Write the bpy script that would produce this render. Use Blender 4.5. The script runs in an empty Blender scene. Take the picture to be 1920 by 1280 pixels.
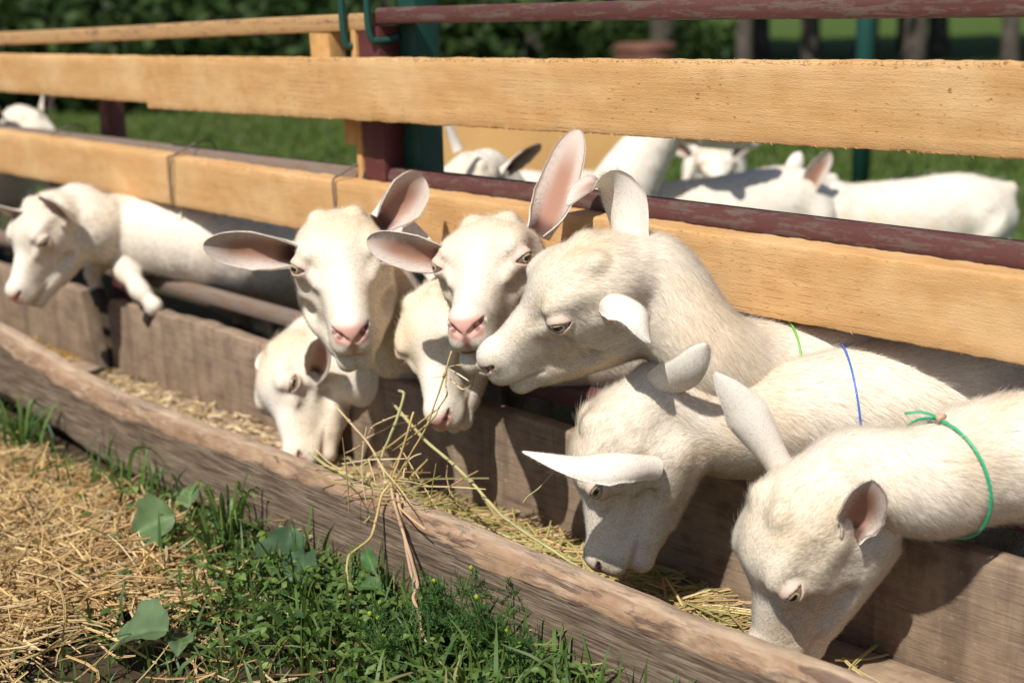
import bpy, math
import numpy as np
from mathutils import Matrix, Vector

rng = np.random.default_rng(7)
scene = bpy.context.scene
COL = scene.collection

# ----------------------------------------------------------------------------- camera, light, exposure
CAM = np.array([0.0, -1.5, 0.88])
CR = np.array([0.68309879, 0.72982521, -0.02704083])      # camera right
CU = np.array([-0.16410381, 0.18946553, 0.96807683])      # camera up
CF = np.array([-0.71165018, 0.65685461, -0.24919077])     # camera forward
cam_data = bpy.data.cameras.new('camera')
cam_data.sensor_width = 36.0
cam_data.lens = 50.0
cam_data.clip_start = 0.05
cam_data.clip_end = 400.0
cam_data.dof.use_dof = True
cam_data.dof.focus_distance = 1.85
cam_data.dof.aperture_fstop = 3.3
cam_data.dof.aperture_blades = 9
cam = bpy.data.objects.new('camera', cam_data)
COL.objects.link(cam)
M = Matrix.Identity(4)
for i in range(3):
    M[i][0], M[i][1], M[i][2], M[i][3] = CR[i], CU[i], -CF[i], CAM[i]
cam.matrix_world = M
scene.camera = cam

SUN_FROM = np.array([0.190, -0.560, 0.8064])
world = bpy.data.worlds.new('World')
scene.world = world
world.use_nodes = True
wn = world.node_tree
for n_ in list(wn.nodes):
    wn.nodes.remove(n_)
sky = wn.nodes.new('ShaderNodeTexSky')
sky.sky_type = 'NISHITA'
sky.sun_disc = False
sky.sun_elevation = math.asin(SUN_FROM[2])
sky.sun_rotation = math.atan2(SUN_FROM[0], SUN_FROM[1])
sky.altitude = 100.0
sky.air_density = 1.0
sky.dust_density = 1.2
bg = wn.nodes.new('ShaderNodeBackground')
bg.inputs['Strength'].default_value = 0.075
wo = wn.nodes.new('ShaderNodeOutputWorld')
wn.links.new(sky.outputs[0], bg.inputs[0])
wn.links.new(bg.outputs[0], wo.inputs[0])
sun_data = bpy.data.lights.new('sun', 'SUN')
sun_data.energy = 5.0
sun_data.angle = math.radians(0.53)
sun_data.color = (1.0, 0.965, 0.905)
sun = bpy.data.objects.new('sun', sun_data)
COL.objects.link(sun)
sun.rotation_euler = Vector(SUN_FROM).to_track_quat('Z', 'Y').to_euler()
sun.location = (-2, -8, 10)
vs = scene.view_settings
vs.view_transform = 'Standard'
vs.look = 'None'
vs.exposure = 0.20
vs.gamma = 1.0
vs.use_curve_mapping = False
scene.cycles.use_denoising = True
scene.cycles.max_bounces = 8
scene.cycles.diffuse_bounces = 4
scene.cycles.transparent_max_bounces = 24
scene.cycles_curves.shape = 'RIBBONS'

# ----------------------------------------------------------------------------- small maths
def nrm(v):
    v = np.asarray(v, float)
    return v / np.maximum(np.linalg.norm(v, axis=-1, keepdims=True), 1e-12)


def sstep(a, b, x):
    t = np.clip((x - a) / (b - a), 0, 1)
    return t * t * (3 - 2 * t)


def _hash(i, j, k, s):
    h = (i.astype(np.int64) * 374761393 + j.astype(np.int64) * 668265263 + k.astype(np.int64) * 2147483647 + s * 974634777) & 0xFFFFFFFF
    h = ((h ^ (h >> 13)) * 1274126177) & 0xFFFFFFFF
    h = (h ^ (h >> 16)) & 0xFFFFFFFF
    return h.astype(np.float64) / 4294967295.0


def noise(p, f=1.0, s=0):
    """value noise, -1..1"""
    p = np.asarray(p, float) * f
    i = np.floor(p).astype(np.int64)
    t = p - i
    t = t * t * (3 - 2 * t)
    r = 0
    for a in (0, 1):
        for b in (0, 1):
            for c in (0, 1):
                w = (t[..., 0] if a else 1 - t[..., 0]) * (t[..., 1] if b else 1 - t[..., 1]) * (t[..., 2] if c else 1 - t[..., 2])
                r = r + w * _hash(i[..., 0] + a, i[..., 1] + b, i[..., 2] + c, s)
    return r * 2 - 1


def fbm(p, f=1.0, s=0, o=3):
    r, a = 0, 1.0
    for q in range(o):
        r = r + a * noise(p, f, s + q)
        f *= 2.03
        a *= 0.5
    return r / 1.75


def spline(pts, n):
    """Catmull-Rom through pts (k,d), n samples"""
    P = np.asarray(pts, float)
    if len(P) == 2:
        t = np.linspace(0, 1, n)[:, None]
        return P[0] * (1 - t) + P[1] * t
    P = np.vstack([2 * P[0] - P[1], P, 2 * P[-1] - P[-2]])
    u = np.linspace(0, len(P) - 3 - 1e-9, n)
    i = np.floor(u).astype(int)
    t = (u - i)[:, None]
    p0, p1, p2, p3 = P[i], P[i + 1], P[i + 2], P[i + 3]
    return 0.5 * ((2 * p1) + (-p0 + p2) * t + (2 * p0 - 5 * p1 + 4 * p2 - p3) * t ** 2 + (-p0 + 3 * p1 - 3 * p2 + p3) * t ** 3)


# ----------------------------------------------------------------------------- mesh helpers
def link(o, parent=None):
    COL.objects.link(o)
    if parent is not None:
        o.parent = parent
    return o


def mesh_data(name, V, Fs, mats=(), smooth=True, attrs=None, mat_index=None):
    """V (n,3); Fs list of int arrays (k,3)/(k,4)"""
    if isinstance(Fs, np.ndarray):
        Fs = [Fs]
    Fs = [np.asarray(f, np.int32) for f in Fs if len(f)]
    me = bpy.data.meshes.new(name)
    V = np.asarray(V, np.float32)
    nl = sum(f.size for f in Fs)
    nf = sum(len(f) for f in Fs)
    me.vertices.add(len(V))
    me.vertices.foreach_set('co', V.ravel())
    me.loops.add(nl)
    me.loops.foreach_set('vertex_index', np.concatenate([f.ravel() for f in Fs]))
    me.polygons.add(nf)
    tot = np.concatenate([np.full(len(f), f.shape[1], np.int32) for f in Fs])
    start = np.concatenate([[0], np.cumsum(tot)[:-1]]).astype(np.int32)
    me.polygons.foreach_set('loop_start', start)
    me.polygons.foreach_set('use_smooth', np.full(nf, bool(smooth)))
    if mat_index is not None:
        me.polygons.foreach_set('material_index', np.asarray(mat_index, np.int32))
    for k, a in (attrs or {}).items():
        a = np.asarray(a, np.float32)
        if a.ndim == 1:
            at = me.attributes.new(k, 'FLOAT', 'POINT')
            at.data.foreach_set('value', a)
        elif a.shape[1] == 3:
            at = me.attributes.new(k, 'FLOAT_COLOR', 'POINT')
            at.data.foreach_set('color', np.hstack([a, np.ones((len(a), 1), np.float32)]).ravel())
    for m in mats:
        me.materials.append(m)
    me.update(calc_edges=True)
    me.validate()
    return me


def mesh_obj(name, V, Fs, mat=None, parent=None, **kw):
    mats = mat if isinstance(mat, (list, tuple)) else ([mat] if mat else [])
    return link(bpy.data.objects.new(name, mesh_data(name, V, Fs, mats, **kw)), parent)


def empty(name, loc=(0, 0, 0)):
    o = bpy.data.objects.new(name, None)
    o.empty_display_size = 0.05
    o.location = loc
    return link(o)


def tag(o, label, cat, group=None):
    o['label'] = label
    o['category'] = cat
    if group:
        o['group'] = group
    return o


class Bag:
    """collects pieces of geometry for one mesh"""
    def __init__(s):
        s.V, s.Q, s.T, s.C, s.n = [], [], [], [], 0

    def add(s, V, Q=None, T=None, col=None):
        V = np.asarray(V, float)
        s.V.append(V)
        if Q is not None and len(Q):
            s.Q.append(np.asarray(Q) + s.n)
        if T is not None and len(T):
            s.T.append(np.asarray(T) + s.n)
        s.C.append(np.broadcast_to(np.asarray(col if col is not None else (1, 1, 1), float), (len(V), 3)))
        s.n += len(V)

    def build(s, name, mat, parent=None, smooth=True):
        Fs = []
        if s.Q:
            Fs.append(np.vstack(s.Q))
        if s.T:
            Fs.append(np.vstack(s.T))
        return mesh_obj(name, np.vstack(s.V), Fs, mat, parent, smooth=smooth, attrs={'Col': np.vstack(s.C)})


def frames(P, up=(0, 0, 1)):
    P = np.asarray(P, float)
    T = nrm(np.gradient(P, axis=0))
    a = np.asarray(up, float)
    N = np.zeros_like(P)
    B = np.zeros_like(P)
    prev = None
    for i in range(len(P)):
        if prev is None:
            r = a - T[i] * (a @ T[i])
            if np.linalg.norm(r) < 1e-3:
                r = np.array([1, 0, 0]) - T[i] * T[i][0]
        else:
            r = prev - T[i] * (prev @ T[i])
        r = r / max(np.linalg.norm(r), 1e-9)
        N[i] = r
        B[i] = np.cross(T[i], r)
        prev = r
    return T, N, B


def tube(P, R, m=6, caps=True, flat=1.0, up=(0, 0, 1)):
    P = np.asarray(P, float)
    R = np.broadcast_to(np.asarray(R, float), (len(P),))
    T, N, B = frames(P, up)
    a = np.linspace(0, 2 * np.pi, m, endpoint=False)
    V = P[:, None] + R[:, None, None] * (np.cos(a)[None, :, None] * N[:, None] * flat + np.sin(a)[None, :, None] * B[:, None])
    V = V.reshape(-1, 3)
    i, j = np.meshgrid(np.arange(len(P) - 1), np.arange(m), indexing='ij')
    q = np.stack([i * m + j, i * m + (j + 1) % m, (i + 1) * m + (j + 1) % m, (i + 1) * m + j], -1).reshape(-1, 4)
    Tt = []
    if caps:
        n = len(V)
        V = np.vstack([V, P[0], P[-1]])
        L = (len(P) - 1) * m
        jj = np.arange(m)
        Tt = np.vstack([np.stack([np.full(m, n), (jj + 1) % m, jj], 1), np.stack([np.full(m, n + 1), L + jj, L + (jj + 1) % m], 1)])
    return V, q[:, ::-1] if False else q, Tt


def ribbons(P, W, up):
    """many ribbons at once. P (k,n,3), W (k,n) half widths, up (k,3) -> V,Q"""
    P = np.asarray(P, float)
    k, n = P.shape[:2]
    T = nrm(np.gradient(P, axis=1))
    S = nrm(np.cross(T, np.broadcast_to(np.asarray(up, float)[:, None], P.shape)))
    A = P - S * W[..., None]
    Bq = P + S * W[..., None]
    V = np.stack([A, Bq], 2).reshape(-1, 3)
    base = (np.arange(k) * n * 2)[:, None] + (np.arange(n - 1) * 2)[None]
    Q = np.stack([base, base + 1, base + 3, base + 2], -1).reshape(-1, 4)
    return V, Q


# ----------------------------------------------------------------------------- materials
class NT:
    def __init__(s, name):
        s.m = bpy.data.materials.new(name)
        s.m.use_nodes = True
        s.t = s.m.node_tree
        for n in list(s.t.nodes):
            s.t.nodes.remove(n)
        s.out = s.t.nodes.new('ShaderNodeOutputMaterial')

    def n(s, typ, ins=None, **props):
        nd = s.t.nodes.new('ShaderNode' + typ)
        for k, v in props.items():
            setattr(nd, k, v)
        for k, v in (ins or {}).items():
            s.set(nd.inputs[k], v)
        return nd

    def set(s, sock, v):
        if isinstance(v, bpy.types.NodeSocket):
            s.t.links.new(v, sock)
        elif isinstance(v, bpy.types.Node):
            s.t.links.new(v.outputs[0], sock)
        else:
            if isinstance(v, (tuple, list)) and len(v) == 3 and sock.type == 'RGBA':
                v = (*v, 1.0)
            sock.default_value = v

    def mix(s, f, a, b, mode='MIX'):
        nd = s.t.nodes.new('ShaderNodeMix')
        nd.data_type = 'RGBA'
        nd.blend_type = mode
        s.set(nd.inputs[0], f)
        s.set(nd.inputs[6], a)
        s.set(nd.inputs[7], b)
        return nd.outputs[2]

    def ramp(s, f, stops):
        nd = s.t.nodes.new('ShaderNodeValToRGB')
        e = nd.color_ramp.elements
        while len(e) < len(stops):
            e.new(0.5)
        for q, (p, c) in zip(e, stops):
            q.position = p
            q.color = (c, c, c, 1) if not isinstance(c, (tuple, list)) else (*c, 1)
        s.set(nd.inputs[0], f)
        return nd.outputs[0]

    def math(s, op, a, b=0.0, c=0.0):
        nd = s.t.nodes.new('ShaderNodeMath')
        nd.operation = op
        s.set(nd.inputs[0], a)
        s.set(nd.inputs[1], b)
        s.set(nd.inputs[2], c)
        return nd.outputs[0]

    def coord(s, scale=(1, 1, 1), kind='Object', loc=(0, 0, 0)):
        tc = s.n('TexCoord')
        mp = s.n('Mapping', {'Vector': tc.outputs[kind], 'Scale': scale, 'Location': loc})
        return mp.outputs[0]

    def noise(s, vec, scale, detail=4.0, rough=0.55, dist=0.0):
        nd = s.n('TexNoise', {'Vector': vec, 'Scale': scale, 'Detail': detail, 'Roughness': rough, 'Distortion': dist})
        return nd.outputs[0]

    def attr(s, name, out='Color'):
        return s.n('Attribute', attribute_name=name).outputs[out]

    def bump(s, h, strength, dist=0.002, normal=None):
        ins = {'Height': h, 'Strength': strength, 'Distance': dist}
        if normal is not None:
            ins['Normal'] = normal
        return s.n('Bump', ins).outputs[0]

    def principled(s, color, rough=0.7, normal=None, spec=0.3, metal=0.0, **extra):
        ins = {'Base Color': color, 'Roughness': rough, 'Specular IOR Level': spec, 'Metallic': metal}
        if normal is not None:
            ins['Normal'] = normal
        ins.update(extra)
        p = s.n('BsdfPrincipled', ins)
        s.t.links.new(p.outputs[0], s.out.inputs[0])
        return p

    def surf(s, sh):
        s.set(s.out.inputs[0], sh)
        return s.m


def mat_plank():
    k = NT('fresh_sawn_wood')
    v = k.coord((2.2, 14, 14))
    g1 = k.noise(v, 3.0, 6, 0.6, 0.6)
    g2 = k.noise(k.coord((5, 90, 90)), 2.4, 4, 0.6)
    blot = k.noise(k.coord((2.2, 4, 4)), 2.5, 3)
    c = k.mix(k.ramp(g1, [(0.3, 0.0), (0.7, 1.0)]), (0.50, 0.275, 0.108), (0.595, 0.360, 0.160))
    c = k.mix(k.math('MULTIPLY', k.ramp(g2, [(0.42, 0.0), (0.62, 1.0)]), 0.25), c, (0.49, 0.26, 0.095))
    c = k.mix(k.math('MULTIPLY', k.ramp(blot, [(0.48, 0.0), (0.64, 1.0)]), 0.7), c, (0.64, 0.415, 0.205))
    # short dark saw torn fibres
    sp = k.noise(k.coord((60, 190, 190)), 1.6, 2, 0.5)
    spm = k.math('MULTIPLY', k.ramp(sp, [(0.645, 0.0), (0.70, 1.0)]), k.ramp(k.noise(k.coord((1, 4, 4)), 3.0, 2), [(0.40, 0.05), (0.6, 0.85)]))
    c = k.mix(spm, c, (0.235, 0.10, 0.030))
    # rows of drying checks along the grain
    wv = k.n('TexWave', {'Vector': k.coord((1.2, 1, 33)), 'Scale': 1.0, 'Distortion': 3.0, 'Detail': 3.0, 'Detail Scale': 2.0}, bands_direction='Z', wave_type='BANDS').outputs['Fac']
    chk = k.math('MULTIPLY', k.ramp(wv, [(0.0, 1.0), (0.035, 0.0)]), k.ramp(k.noise(k.coord((26, 5, 5)), 1.6, 3), [(0.47, 0.0), (0.56, 1.0)]))
    chk = k.math('MULTIPLY', chk, k.ramp(k.noise(k.coord((1.0, 2, 2), loc=(4, 0, 0)), 2.0, 2), [(0.47, 0.0), (0.60, 0.5)]))
    c = k.mix(chk, c, (0.27, 0.11, 0.03))
    # knots
    vo = k.n('TexVoronoi', {'Vector': k.coord((2.6, 5, 5)), 'Scale': 1.1}).outputs['Distance']
    kn = k.ramp(vo, [(0.05, 1.0), (0.11, 0.0)])
    c = k.mix(k.math('MULTIPLY', kn, 0.7), c, (0.34, 0.145, 0.04))
    h = k.math('ADD', k.math('MULTIPLY', g2, 0.5), k.math('MULTIPLY', k.noise(k.coord((90, 300, 300)), 2.2, 3), 0.5))
    h = k.math('SUBTRACT', h, k.math('MULTIPLY', chk, 0.8))
    k.principled(c, 0.8, k.bump(h, 0.7, 0.0022), 0.2)
    return k.m


def mat_greywood(name, a, b, dark, dust=0.0, bump=0.6, fine=60.0):
    k = NT(name)
    g1 = k.noise(k.coord((2.5, 20, 20)), 3.0, 6, 0.62, 0.8)
    g2 = k.noise(k.coord((4, fine * 2, fine * 2)), 2.0, 4, 0.6, 0.4)
    blot = k.noise(k.coord((6, 6, 6)), 2.2, 4)
    c = k.mix(k.ramp(g1, [(0.32, 0.0), (0.68, 1.0)]), a, b)
    c = k.mix(k.math('MULTIPLY', k.ramp(g2, [(0.5, 0.0), (0.66, 1.0)]), 0.55), c, dark)
    c = k.mix(k.math('MULTIPLY', k.ramp(blot, [(0.46, 0.0), (0.7, 1.0)]), 0.4), c, dark)
    if dust:
        c = k.mix(k.math('MULTIPLY', k.ramp(k.noise(k.coord((9, 9, 9)), 3.0, 5), [(0.35, 0.0), (0.62, 1.0)]), dust), c, (0.40, 0.29, 0.19))
    h = k.math('ADD', k.math('MULTIPLY', g2, 0.7), k.math('MULTIPLY', k.noise(k.coord((60, 160, 160)), 2.0, 3), 0.3))
    # damp stains running down, paler worn arris
    st = k.noise(k.coord((16, 16, 1.6)), 1.6, 5, 0.6, 0.4)
    c = k.mix(k.math('MULTIPLY', k.ramp(st, [(0.5, 0.0), (0.68, 1.0)]), 0.45), c, dark)
    sp = k.noise(k.coord((40, 40, 40)), 2.0, 3, 0.6)
    c = k.mix(k.math('MULTIPLY', k.ramp(sp, [(0.6, 0.0), (0.7, 1.0)]), 0.35), c, tuple(min(1, x * 1.6) for x in b))
    k.principled(c, 0.85, k.bump(h, bump, 0.003), 0.2)
    return k.m


def mat_front_board():
    k = NT('weathered_live_edge_board')
    edge = k.attr('edge', 'Fac')
    g1 = k.noise(k.coord((2.5, 14, 22)), 3.0, 6, 0.62, 0.9)
    g2 = k.noise(k.coord((7, 60, 130)), 2.0, 4, 0.6, 0.5)
    saw = k.noise(k.coord((10, 40, 240)), 1.3, 3, 0.6, 0.3)
    face = k.mix(k.ramp(g1, [(0.3, 0.0), (0.7, 1.0)]), (0.145, 0.098, 0.065), (0.31, 0.235, 0.165))
    face = k.mix(k.math('MULTIPLY', k.ramp(g2, [(0.46, 0.0), (0.64, 1.0)]), 0.75), face, (0.055, 0.034, 0.023))
    face = k.mix(k.math('MULTIPLY', k.ramp(saw, [(0.5, 0.0), (0.62, 1.0)]), 0.55), face, (0.07, 0.045, 0.032))
    ed = k.mix(k.ramp(k.noise(k.coord((5, 18, 18)), 3.0, 5, 0.6, 0.8), [(0.3, 0.0), (0.7, 1.0)]), (0.19, 0.105, 0.06), (0.34, 0.22, 0.135))
    pale = k.ramp(k.noise(k.coord((7, 30, 30), loc=(3, 1, 0)), 2.2, 5, 0.65), [(0.50, 0.0), (0.66, 1.0)])
    ed = k.mix(k.math('MULTIPLY', pale, 0.7), ed, (0.44, 0.33, 0.225))
    bark = k.noise(k.coord((5, 30, 30), loc=(1, 0, 2)), 2.0, 7, 0.68, 0.7)
    bm = k.math('MULTIPLY', k.ramp(bark, [(0.52, 0.0), (0.60, 1.0)]), k.ramp(k.noise(k.coord((1.6, 3, 3), loc=(7, 0, 0)), 2.0, 2), [(0.42, 0.0), (0.58, 1.0)]))
    ed = k.mix(k.math('MULTIPLY', bm, 0.85), ed, (0.085, 0.050, 0.042))
    em = k.ramp(k.math('ADD', edge, k.math('MULTIPLY', k.math('SUBTRACT', g1, 0.5), 0.9)), [(0.42, 0.0), (0.56, 1.0)])
    c = k.mix(em, face, ed)
    top = k.attr('crest', 'Fac')
    dusty = k.mix(k.ramp(k.noise(k.coord((9, 40, 40)), 2.4, 5), [(0.3, 0.0), (0.7, 1.0)]), (0.33, 0.24, 0.165), (0.52, 0.39, 0.275))
    c = k.mix(k.math('MULTIPLY', top, k.ramp(g1, [(0.25, 0.55), (0.6, 1.0)])), c, dusty)
    h = k.math('ADD', k.math('MULTIPLY', g2, 0.5), k.math('MULTIPLY', saw, 0.5))
    h = k.math('SUBTRACT', h, k.math('MULTIPLY', k.math('MULTIPLY', bm, em), -0.35))
    k.principled(c, 0.85, k.bump(h, 0.85, 0.004), 0.2)
    return k.m


def mat_metal(name, paint, rust, amount, rough=0.5):
    k = NT(name)
    n1 = k.noise(k.coord((5, 30, 30)), 3.0, 7, 0.65, 0.5)
    n2 = k.noise(k.coord((60, 60, 60)), 2.0, 4, 0.6)
    m = k.ramp(k.math('ADD', k.math('MULTIPLY', n1, 0.75), k.math('MULTIPLY', n2, 0.25)), [(0.62 - amount, 0.0), (0.70 - amount, 1.0)])
    c = k.mix(m, paint, k.mix(n2, rust, tuple(x * 0.55 for x in rust)))
    k.principled(c, k.math('ADD', k.math('MULTIPLY', m, 0.3), rough), k.bump(k.math('ADD', m, n2), 0.3, 0.001), 0.4)
    return k.m


def mat_attr(name, rough=0.7, spec=0.25, trans=0.0, var=0.0, scale=30.0):
    k = NT(name)
    c = k.attr('Col')
    if var:
        nz = k.noise(k.coord(), scale, 3)
        c = k.mix(k.ramp(nz, [(0.35, var), (0.65, 0.0)]), c, (0.02, 0.02, 0.015))
    if trans:
        p = k.principled(c, rough, None, spec)
        t = k.n('BsdfTranslucent', {'Color': c})
        a = k.n('MixShader', {'Fac': trans})
        k.t.links.new(p.outputs[0], a.inputs[1])
        k.t.links.new(t.outputs[0], a.inputs[2])
        k.surf(a)
    else:
        k.principled(c, rough, None, spec)
    return k.m


def mat_skin():
    k = NT('goat_skin')
    c = k.attr('Col')
    ear = k.attr('ear', 'Fac')
    h = k.noise(k.coord((1, 1, 1)), 420.0, 3)
    p = k.principled(c, 0.62, k.bump(h, 0.25, 0.0006), 0.3)
    t = k.n('BsdfTranslucent', {'Color': k.mix(1.0, c, (1.0, 0.52, 0.36), 'MULTIPLY')})
    a = k.n('MixShader', {'Fac': k.math('MULTIPLY', ear, 0.25)})
    k.t.links.new(p.outputs[0], a.inputs[1])
    k.t.links.new(t.outputs[0], a.inputs[2])
    return k.surf(a)


def mat_fur():
    k = NT('goat_hair')
    c = k.attr('Col')
    sn = k.attr('snormal', 'Vector')
    hi = k.n('HairInfo')
    tip = k.mix(hi.outputs['Intercept'], k.mix(1.0, c, (0.97, 0.95, 0.92), 'MULTIPLY'), c)
    d1 = k.n('BsdfDiffuse', {'Color': tip, 'Normal': sn})
    d2 = k.n('BsdfDiffuse', {'Color': tip})
    a = k.n('MixShader', {'Fac': 0.08})
    k.t.links.new(d1.outputs[0], a.inputs[1])
    k.t.links.new(d2.outputs[0], a.inputs[2])
    tr = k.n('BsdfTranslucent', {'Color': tip, 'Normal': sn})
    b = k.n('MixShader', {'Fac': 0.15})
    k.t.links.new(a.outputs[0], b.inputs[1])
    k.t.links.new(tr.outputs[0], b.inputs[2])
    gl = k.n('BsdfHair', {'Color': (0.9, 0.88, 0.85), 'RoughnessU': 0.35, 'RoughnessV': 0.5}, component='Reflection')
    e = k.n('MixShader', {'Fac': 0.06})
    k.t.links.new(b.outputs[0], e.inputs[1])
    k.t.links.new(gl.outputs[0], e.inputs[2])
    tp = k.n('BsdfTransparent')
    z = k.n('MixShader', {'Fac': 0.42})
    k.t.links.new(tp.outputs[0], z.inputs[1])
    k.t.links.new(e.outputs[0], z.inputs[2])
    return k.surf(z)


def mat_eye():
    k = NT('goat_eye')
    k.principled(k.attr('Col'), 0.08, None, 0.6, **{'Coat Weight': 1.0, 'Coat Roughness': 0.03})
    return k.m


def mat_ground():
    k = NT('meadow_soil')
    v = k.coord()
    n1 = k.noise(v, 1.1, 5, 0.6)
    n2 = k.noise(v, 28.0, 5, 0.6)
    soil = k.mix(n2, (0.030, 0.021, 0.014), (0.085, 0.060, 0.038))
    gr = k.mix(k.noise(v, 9.0, 6, 0.7), (0.030, 0.060, 0.010), (0.085, 0.125, 0.026))
    far = k.ramp(k.n('SeparateXYZ', {0: v}).outputs[1], [(0.0, 0.0), (1.0, 1.0)])
    sep = k.n('SeparateXYZ', {0: v})
    m = k.ramp(k.math('ADD', k.math('MULTIPLY', sep.outputs[1], 0.4), k.math('MULTIPLY', n1, 0.6)), [(0.45, 0.0), (0.95, 1.0)])
    c = k.mix(m, soil, gr)
    k.principled(c, 0.95, k.bump(n2, 0.6, 0.02), 0.1)
    return k.m


def mat_simple(name, c, rough=0.6, spec=0.3, var=0.25, scale=12.0):
    k = NT(name)
    nz = k.noise(k.coord(), scale, 5, 0.6)
    k.principled(k.mix(k.ramp(nz, [(0.3, 0.0), (0.7, 1.0)]), tuple(x * (1 - var) for x in c), tuple(min(1, x * (1 + var)) for x in c)), rough, k.bump(nz, 0.3, 0.003), spec)
    return k.m


MAT = dict(
    plank=mat_plank(),
    back=mat_greywood('grey_trough_wood', (0.19, 0.132, 0.090), (0.275, 0.198, 0.138), (0.075, 0.050, 0.036), 0.4, 0.55, 50),
    floor=mat_greywood('dusty_trough_floor', (0.25, 0.172, 0.112), (0.36, 0.255, 0.17), (0.13, 0.09, 0.06), 0.6, 0.4, 30),
    front=mat_front_board(),
    redpipe=mat_metal('maroon_painted_steel', (0.098, 0.036, 0.031), (0.150, 0.094, 0.074), 0.13),
    greypipe=mat_metal('rusty_grey_steel', (0.19, 0.145, 0.115), (0.24, 0.15, 0.095), 0.13, 0.6),
    redpost=mat_metal('maroon_post_paint', (0.095, 0.026, 0.026), (0.17, 0.08, 0.06), 0.06),
    greenpost=mat_metal('dark_green_post_paint', (0.008, 0.055, 0.042), (0.012, 0.035, 0.03), 0.03),
    block=mat_simple('pale_softwood_block', (0.50, 0.29, 0.11), 0.8, 0.2, 0.2, 30),
    wire=mat_simple('grey_tie_wire', (0.16, 0.13, 0.11), 0.5, 0.4, 0.2, 60),
    hay=mat_attr('dry_hay', 0.55, 0.35, 0.18),
    grass=mat_attr('grass_blade', 0.5, 0.35, 0.35),
    skin=mat_skin(),
    fur=mat_fur(),
    eye=mat_eye(),
    hoof=mat_simple('dark_hoof', (0.035, 0.030, 0.028), 0.5, 0.4),
    ground=mat_ground(),
    plastic=mat_attr('cord_plastic', 0.4, 0.45),
    bark=mat_simple('tree_bark', (0.085, 0.070, 0.058), 0.9, 0.1, 0.5, 9.0),
    leaf=mat_attr('tree_leaves', 0.6, 0.2, 0.3),
    ply=mat_simple('tan_plywood', (0.50, 0.30, 0.115), 0.8, 0.2, 0.12, 3.0),
    rusty=mat_simple('rusty_barrel_steel', (0.17, 0.075, 0.05), 0.7, 0.3, 0.4, 6.0),
)

# ----------------------------------------------------------------------------- ground
def build_ground():
    xs = np.concatenate([np.linspace(-70, -8, 24), np.linspace(-7.5, 3, 60), np.linspace(4, 40, 14)])
    ys = np.concatenate([np.linspace(-12, -3, 8), np.linspace(-2.8, 6, 60), np.linspace(7, 90, 30)])
    X, Y = np.meshgrid(xs, ys, indexing='ij')
    P = np.stack([X, Y, X * 0], -1)
    Z = 0.012 * fbm(P, 2.0, 3) - 0.012
    far = sstep(6, 40, np.hypot(X, Y))
    Z = Z + far * 0.9 * (fbm(P, 0.05, 8) + 0.3)
    V = np.stack([X, Y, Z], -1).reshape(-1, 3)
    i, j = np.meshgrid(np.arange(len(xs) - 1), np.arange(len(ys) - 1), indexing='ij')
    n = len(ys)
    Q = np.stack([i * n + j, (i + 1) * n + j, (i + 1) * n + j + 1, i * n + j + 1], -1).reshape(-1, 4)
    o = mesh_obj('ground', V, Q, MAT['ground'])
    o['kind'] = 'structure'


build_ground()

# ----------------------------------------------------------------------------- boards and bars
def rounded_rect(y0, y1, z0, z1, r=0.003, per=3):
    """ring of (y,z) points, counter clockwise seen from +x"""
    pts = []
    for (cy, cz, a0) in ((y1 - r, z0 + r, -90), (y1 - r, z1 - r, 0), (y0 + r, z1 - r, 90), (y0 + r, z0 + r, 180)):
        for q in range(3):
            a = math.radians(a0 + 45 * q)
            pts.append((cy + r * math.cos(a), cz + r * math.sin(a)))
    out = []
    k = len(pts)
    for i in range(k):
        a, b = np.array(pts[i]), np.array(pts[(i + 1) % k])
        out.append(a)
        L = np.linalg.norm(b - a)
        if L > 0.012:
            for q in range(1, per):
                out.append(a + (b - a) * q / per)
    return np.array(out)


def loft(rings):
    """rings (n,m,3) -> closed mesh"""
    n, m = rings.shape[:2]
    V = rings.reshape(-1, 3)
    i, j = np.meshgrid(np.arange(n - 1), np.arange(m), indexing='ij')
    Q = np.stack([i * m + j, i * m + (j + 1) % m, (i + 1) * m + (j + 1) % m, (i + 1) * m + j], -1).reshape(-1, 4)
    c = len(V)
    V = np.vstack([V, rings[0].mean(0), rings[-1].mean(0)])
    jj = np.arange(m)
    T = np.vstack([np.stack([np.full(m, c), (jj + 1) % m, jj], 1), np.stack([np.full(m, c + 1), (n - 1) * m + jj, (n - 1) * m + (jj + 1) % m], 1)])
    return V, Q[:, ::-1], T[:, ::-1]


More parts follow.
